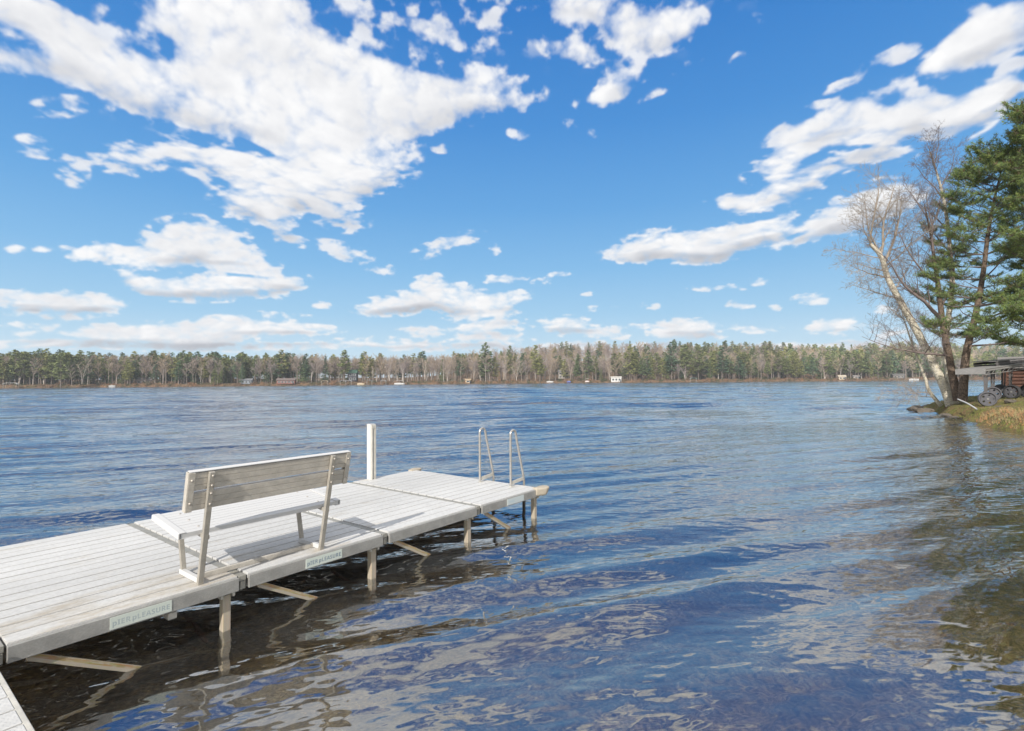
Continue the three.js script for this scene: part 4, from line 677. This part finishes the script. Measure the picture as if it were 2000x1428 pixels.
function plant(kind, x, z, s, turn, tilt) {
  const g = thing(kind.name, farLabel(kind, x / -z, s), 'tree', V(x, farHeight(x, z) - 0.3, z), turn, kind.group); g.scale.set(s * (0.9 + 0.25 * farRnd()), s, s * (0.9 + 0.25 * farRnd())); g.rotation.z = tilt;
  mesh('trunk', kind.g[0], kind.bark, g); mesh('crown', kind.g[1], kind.leaf, g); farCount++; return g;
}
for (let x = -400; x < 470; x += 2.95) { // the trees nearest the water, one by one
  const xx = x + (farRnd() - 0.5) * 2.6, inland = 3 + Math.pow(farRnd(), 1.3) * 26, z = farLine(xx) - inland, a = xx / -z;
  if (Math.abs(a) > 1.03) continue; if (clearings.some(([c, w]) => Math.abs(xx - c) < w && inland < 16)) continue;
  const k = pickKind(a, inland, farRnd), s = (k.kind === 'fir' ? 0.45 + 0.45 * farRnd() : k.kind === 'pine' ? 0.55 + 0.55 * farRnd() : k.kind === 'birch' ? 0.6 + 0.3 * farRnd() : 0.65 + 0.35 * farRnd());
  plant(k, xx, z, s, farRnd() * 6.283, (farRnd() - 0.5) * (k.kind === 'birch' ? 0.3 : 0.05));
}
// the pines that stand above the rest
for (const [a, s] of [[-0.05, 1.38], [0.045, 1.3], [0.33, 1.3], [0.305, 1.42], [0.355, 1.3], [0.40, 1.22], [0.225, 1.3], [0.145, 1.12], [-0.86, 1.08], [-0.32, 1.12]]) { const z0 = 400, x = a * z0, z = farLine(x) - 9; plant(byKind('pine')[Math.floor(farRnd() * 6)], a * -z, z, s, farRnd() * 6.283, 0); }
{ // the wood behind
  const put = new Map(kinds.map((k) => [k, []]));
  for (let i = 0; i < 4200; i++) {
    const x = mix(-520, 620, farRnd()), inland = 10 + 260 * Math.pow(farRnd(), 1.7), z = farLine(x) - inland, a = x / -z; if (Math.abs(a) > 1.05) continue;
    const k = pickKind(a, inland + 25, farRnd), s = k.kind === 'pine' ? 0.72 + 0.36 * farRnd() : 0.66 + 0.32 * farRnd(); put.get(k).push([x, farHeight(x, z) - 0.3, z, s, farRnd() * 6.283]);
  }
  const wood = new THREE.Group(); wood.name = 'far_forest'; wood.userData = { kind: 'stuff', label: 'mixed pine and leafless wood rising behind the far shore', category: 'forest' }; scene.add(wood);
  const m4 = new THREE.Matrix4(), col = new THREE.Color();
  for (const [k, list] of put) if (list.length) for (const part of [0, 1]) {
    const im = new THREE.InstancedMesh(k.g[part], part ? k.leaf : k.bark, list.length); im.name = part ? 'crown' : 'trunk';
    list.forEach(([x, y, z, s, t], i) => { m4.makeRotationY(t); m4.scale(V(s * 1.05, s, s * 1.05)); m4.setPosition(x, y, z); im.setMatrixAt(i, m4); const v = 0.8 + 0.4 * ((x * 7.13 + z * 3.7) % 1 + 1) % 1; col.setRGB(v * 1.02, v, v * 0.98); im.setColorAt(i, col); }); wood.add(im);
  }
  // low brush and young conifers along the bank
  const brush = new MB(), rb = mulberry(8); for (let i = 0; i < 60; i++) { const p = V((rb() - 0.5) * 2.4, rb() * 1.7, (rb() - 0.5) * 2), d1 = rv(rb).multiplyScalar(0.32), d2 = rv(rb).multiplyScalar(0.3); brush.tri(p.clone().add(d1), p.clone().add(d2), p.clone().sub(d1)); }
  const spots = []; for (let i = 0; i < 900; i++) { const x = mix(-430, 480, farRnd()), inl = 0.8 + 14 * farRnd() * farRnd(), z = farLine(x) - inl; spots.push([x, farHeight(x, z) - 0.2, z, 0.4 + 0.9 * farRnd(), farRnd()]); }
  const im = new THREE.InstancedMesh(brush.geo(), new THREE.MeshStandardMaterial({ color: 0xffffff, roughness: 1, side: THREE.DoubleSide }), spots.length); im.name = 'undergrowth';
  spots.forEach(([x, y, z, s, q], i) => { m4.makeRotationY(q * 6.283); m4.scale(V(s * 1.3, s, s)); m4.setPosition(x, y, z); im.setMatrixAt(i, m4); q < 0.38 ? col.setRGB(0.06, 0.075, 0.03) : q < 0.72 ? col.setRGB(0.20, 0.13, 0.085) : col.setRGB(0.26, 0.145, 0.075); im.setColorAt(i, col); });
  im.userData = { kind: 'stuff', label: 'low brown and green brush along the far waterline', category: 'undergrowth' }; scene.add(im);
}
// houses, boat lifts and boats at the far waterline
const paint = (r, g, b, rough = 0.8) => new THREE.MeshStandardMaterial({ color: lin(r, g, b), roughness: rough });
const DARK = paint(0.02, 0.025, 0.03, 0.15), WHITEP = paint(0.5, 0.495, 0.48), TAN = paint(0.5, 0.4, 0.27);
function place(a, inland) { let x = a * 400, z = 0; for (let i = 0; i < 6; i++) { z = farLine(x) - inland; x = a * -z; } return V(x, 0, z); }
function house(name, label, a, inland, w, d, h, rise, wall, roofM, wins, lift = 0, storeys = 1) {
  const p = place(a, inland); p.y = farHeight(p.x, p.z) - 0.3 + lift; const g = thing(name, label, 'house', p, Math.atan2(-p.x, -p.z) * 0.6);
  mesh('wall', box(w, h, d, 0, h / 2, 0), wall, g);
  const s = new THREE.Shape(); s.moveTo(-d / 2 - 0.5, 0); s.lineTo(0, rise); s.lineTo(d / 2 + 0.5, 0); s.lineTo(d / 2 + 0.5, -0.2); s.lineTo(-d / 2 - 0.5, -0.2); const e = new THREE.ExtrudeGeometry(s, { depth: w + 0.8, bevelEnabled: false }); e.translate(0, 0, -w / 2 - 0.4); e.rotateY(Math.PI / 2); e.translate(0, h + 0.2, 0); mesh('roof', e, roofM, g);
  for (let st = 0; st < storeys; st++) for (let k = 0; k < wins; k++) { const x = ((k + 0.5) / wins - 0.5) * w * 0.92, y = h * (st + 0.55) / storeys, f = mesh('window', box(w / wins * 0.62, h / storeys * 0.5, 0.12, x, y, d / 2 + 0.05), WHITEP, g); mesh('pane', box(w / wins * 0.5, h / storeys * 0.4, 0.06, x, y, d / 2 + 0.1), DARK, f); }
  const dr = mesh('door', box(0.9, 2, 0.1, w * 0.42, 1, d / 2 + 0.04), DARK, g); mesh('handle', box(0.06, 0.2, 0.1, w * 0.42 + 0.3, 1, d / 2 + 0.12), WHITEP, dr); return g;
}
house('lake_cabin', 'long low red-brown cabin with white windows on the far shore', -0.43, 5, 12, 6, 2.6, 1.4, paint(0.19, 0.075, 0.06), paint(0.14, 0.11, 0.10), 5);
house('lake_house', 'tall dark timber house with a green roof among far shore trees', -0.303, 12, 6, 7, 6, 2.4, paint(0.035, 0.035, 0.045), paint(0.05, 0.11, 0.08), 2, 1.2, 2);
house('lake_house', 'grey house with pale stone base up the far shore slope', 0.098, 24, 9, 7, 5.4, 2.0, paint(0.30, 0.27, 0.24), paint(0.16, 0.15, 0.15), 3, 2.2, 2);
house('boathouse', 'small white boathouse on a grassy strip of the far shore', 0.198, 3, 8, 5, 3.4, 0.8, paint(0.55, 0.54, 0.52), paint(0.5, 0.47, 0.43), 3);
house('shed', 'small tan shed right at the far waterline below tall pines', -0.084, 3, 4, 3, 2.4, 0.8, paint(0.44, 0.31, 0.18), paint(0.35, 0.26, 0.17), 1);
house('lake_cabin', 'low grey cabin half hidden between pines on the left far shore', -0.70, 14, 9, 5, 2.8, 1.2, paint(0.24, 0.2, 0.18), paint(0.2, 0.18, 0.17), 3);
house('shed', 'little tan-roofed shed on the far shore at right', 0.628, 4, 5, 4, 2.4, 1.2, paint(0.46, 0.38, 0.27), paint(0.42, 0.36, 0.28), 2);
house('shed', 'small grey shed beside the tan-roofed one on the far shore', 0.655, 5, 4, 3, 2.2, 0.9, paint(0.36, 0.32, 0.28), paint(0.22, 0.2, 0.19), 1);
house('lake_cabin', 'bluish low cabin near the far waterline left of the red-brown cabin', -0.505, 6, 7, 5, 2.6, 1.1, paint(0.2, 0.23, 0.27), paint(0.16, 0.16, 0.17), 3);
house('lake_cabin', 'low dark cabin behind the leaning birch on the far shore', 0.735, 6, 8, 5, 2.8, 1.2, paint(0.16, 0.14, 0.13), paint(0.12, 0.115, 0.11), 3);
function boatLift(label, a, w, canopy) {
  const p = place(a, -4), g = thing('boat_lift', label, 'boat lift', p, Math.atan2(-p.x, -p.z) * 0.5, 'covered boat lifts on the far shore');
  for (const x of [-1, 1]) for (const z of [-1, 1]) mesh('post', box(0.16, 5.2, 0.16, x * w * 0.45, 0.3, z * 1.4), farGrey, g);
  const s = new THREE.Shape(); s.moveTo(-w / 2, 0); s.quadraticCurveTo(-w / 2, 0.9, -w * 0.25, 1.0); s.lineTo(w * 0.25, 1.0); s.quadraticCurveTo(w / 2, 0.9, w / 2, 0); s.lineTo(w / 2 - 0.1, 0); s.quadraticCurveTo(w / 2 - 0.15, 0.8, w * 0.25, 0.88); s.lineTo(-w * 0.25, 0.88); s.quadraticCurveTo(-w / 2 + 0.15, 0.8, -w / 2 + 0.1, 0);
  const e = new THREE.ExtrudeGeometry(s, { depth: 3.2, bevelEnabled: false }); e.translate(0, 2.2, -1.6); mesh('canopy', e, canopy, g);
}
[['tan canopied boat lift beside the red-brown cabin on the far shore', -0.357, 4.5, TAN], ['grey canopied boat lift left of the dark green-roofed house', -0.322, 4, paint(0.32, 0.34, 0.36)], ['white canopied boat lift right beside the grey canopied one', -0.311, 4, WHITEP], ['pale canopied boat lift left of the white pontoon boat', -0.245, 4, paint(0.5, 0.5, 0.5)], ['dim green canopied boat lift below the far pines', -0.272, 4, paint(0.16, 0.22, 0.22)], ['grey-green canopied boat lift on the right half of the far shore', 0.345, 5, paint(0.2, 0.3, 0.3)], ['white flat canopied lift at the far left edge of the shore', -0.955, 7, WHITEP]].forEach((q) => boatLift(...q));
function boat(label, a, w, col, canopy, up = -3) {
  const p = place(a, up); p.y = up < 0 ? 0 : farHeight(p.x, p.z); const g = thing('boat', label, 'boat', p, Math.atan2(-p.x, -p.z), 'boats at the far shore');
  const s = new THREE.Shape(); s.moveTo(-w / 2, -0.9); s.lineTo(w * 0.38, -0.9); s.quadraticCurveTo(w * 0.5, -0.6, w * 0.55, 0); s.quadraticCurveTo(w * 0.5, 0.6, w * 0.38, 0.9); s.lineTo(-w / 2, 0.9); const e = new THREE.ExtrudeGeometry(s, { depth: 0.7, bevelEnabled: true, bevelSize: 0.12, bevelThickness: 0.12, bevelSegments: 2 }); e.rotateX(-Math.PI / 2); e.translate(0, 0.15, 0); mesh('hull', e, col, g);
  mesh('seat', box(w * 0.5, 0.5, 1.2, -w * 0.1, 1.15, 0), farGrey, g);
  if (canopy) { mesh('canopy', rbox(w * 0.8, 0.18, 2.2, 0.05, 0, 2.7, 0), col, g); for (const x of [-0.35, 0.35]) for (const z of [-0.9, 0.9]) mesh('post', box(0.08, 1.8, 0.08, x * w, 1.75, z), farGrey, g); }
}
[['white pontoon boat with a canopy near the middle of the far shore', -0.215, 7, WHITEP, true], ['tan covered boat in front of the dark green-roofed house', -0.288, 5, TAN, false], ['white upturned boat on the far bank right of centre', 0.072, 5, WHITEP, false, 1.5], ['small white boat at the far left waterline', -0.762, 3.5, WHITEP, false], ['long white boat behind the leaning birch on the far shore', 0.765, 6, WHITEP, false], ['small blue boat below the grey stone-based house', 0.108, 3, paint(0.08, 0.13, 0.4), false, 1.5], ['pale small boat left of the white boathouse', 0.143, 3, paint(0.6, 0.5, 0.47), true, 2]].forEach((q) => boat(...q));
scene.traverse((o) => { if (o.isMesh) { o.castShadow = true; o.receiveShadow = true; } });
renderer.render(scene, camera);
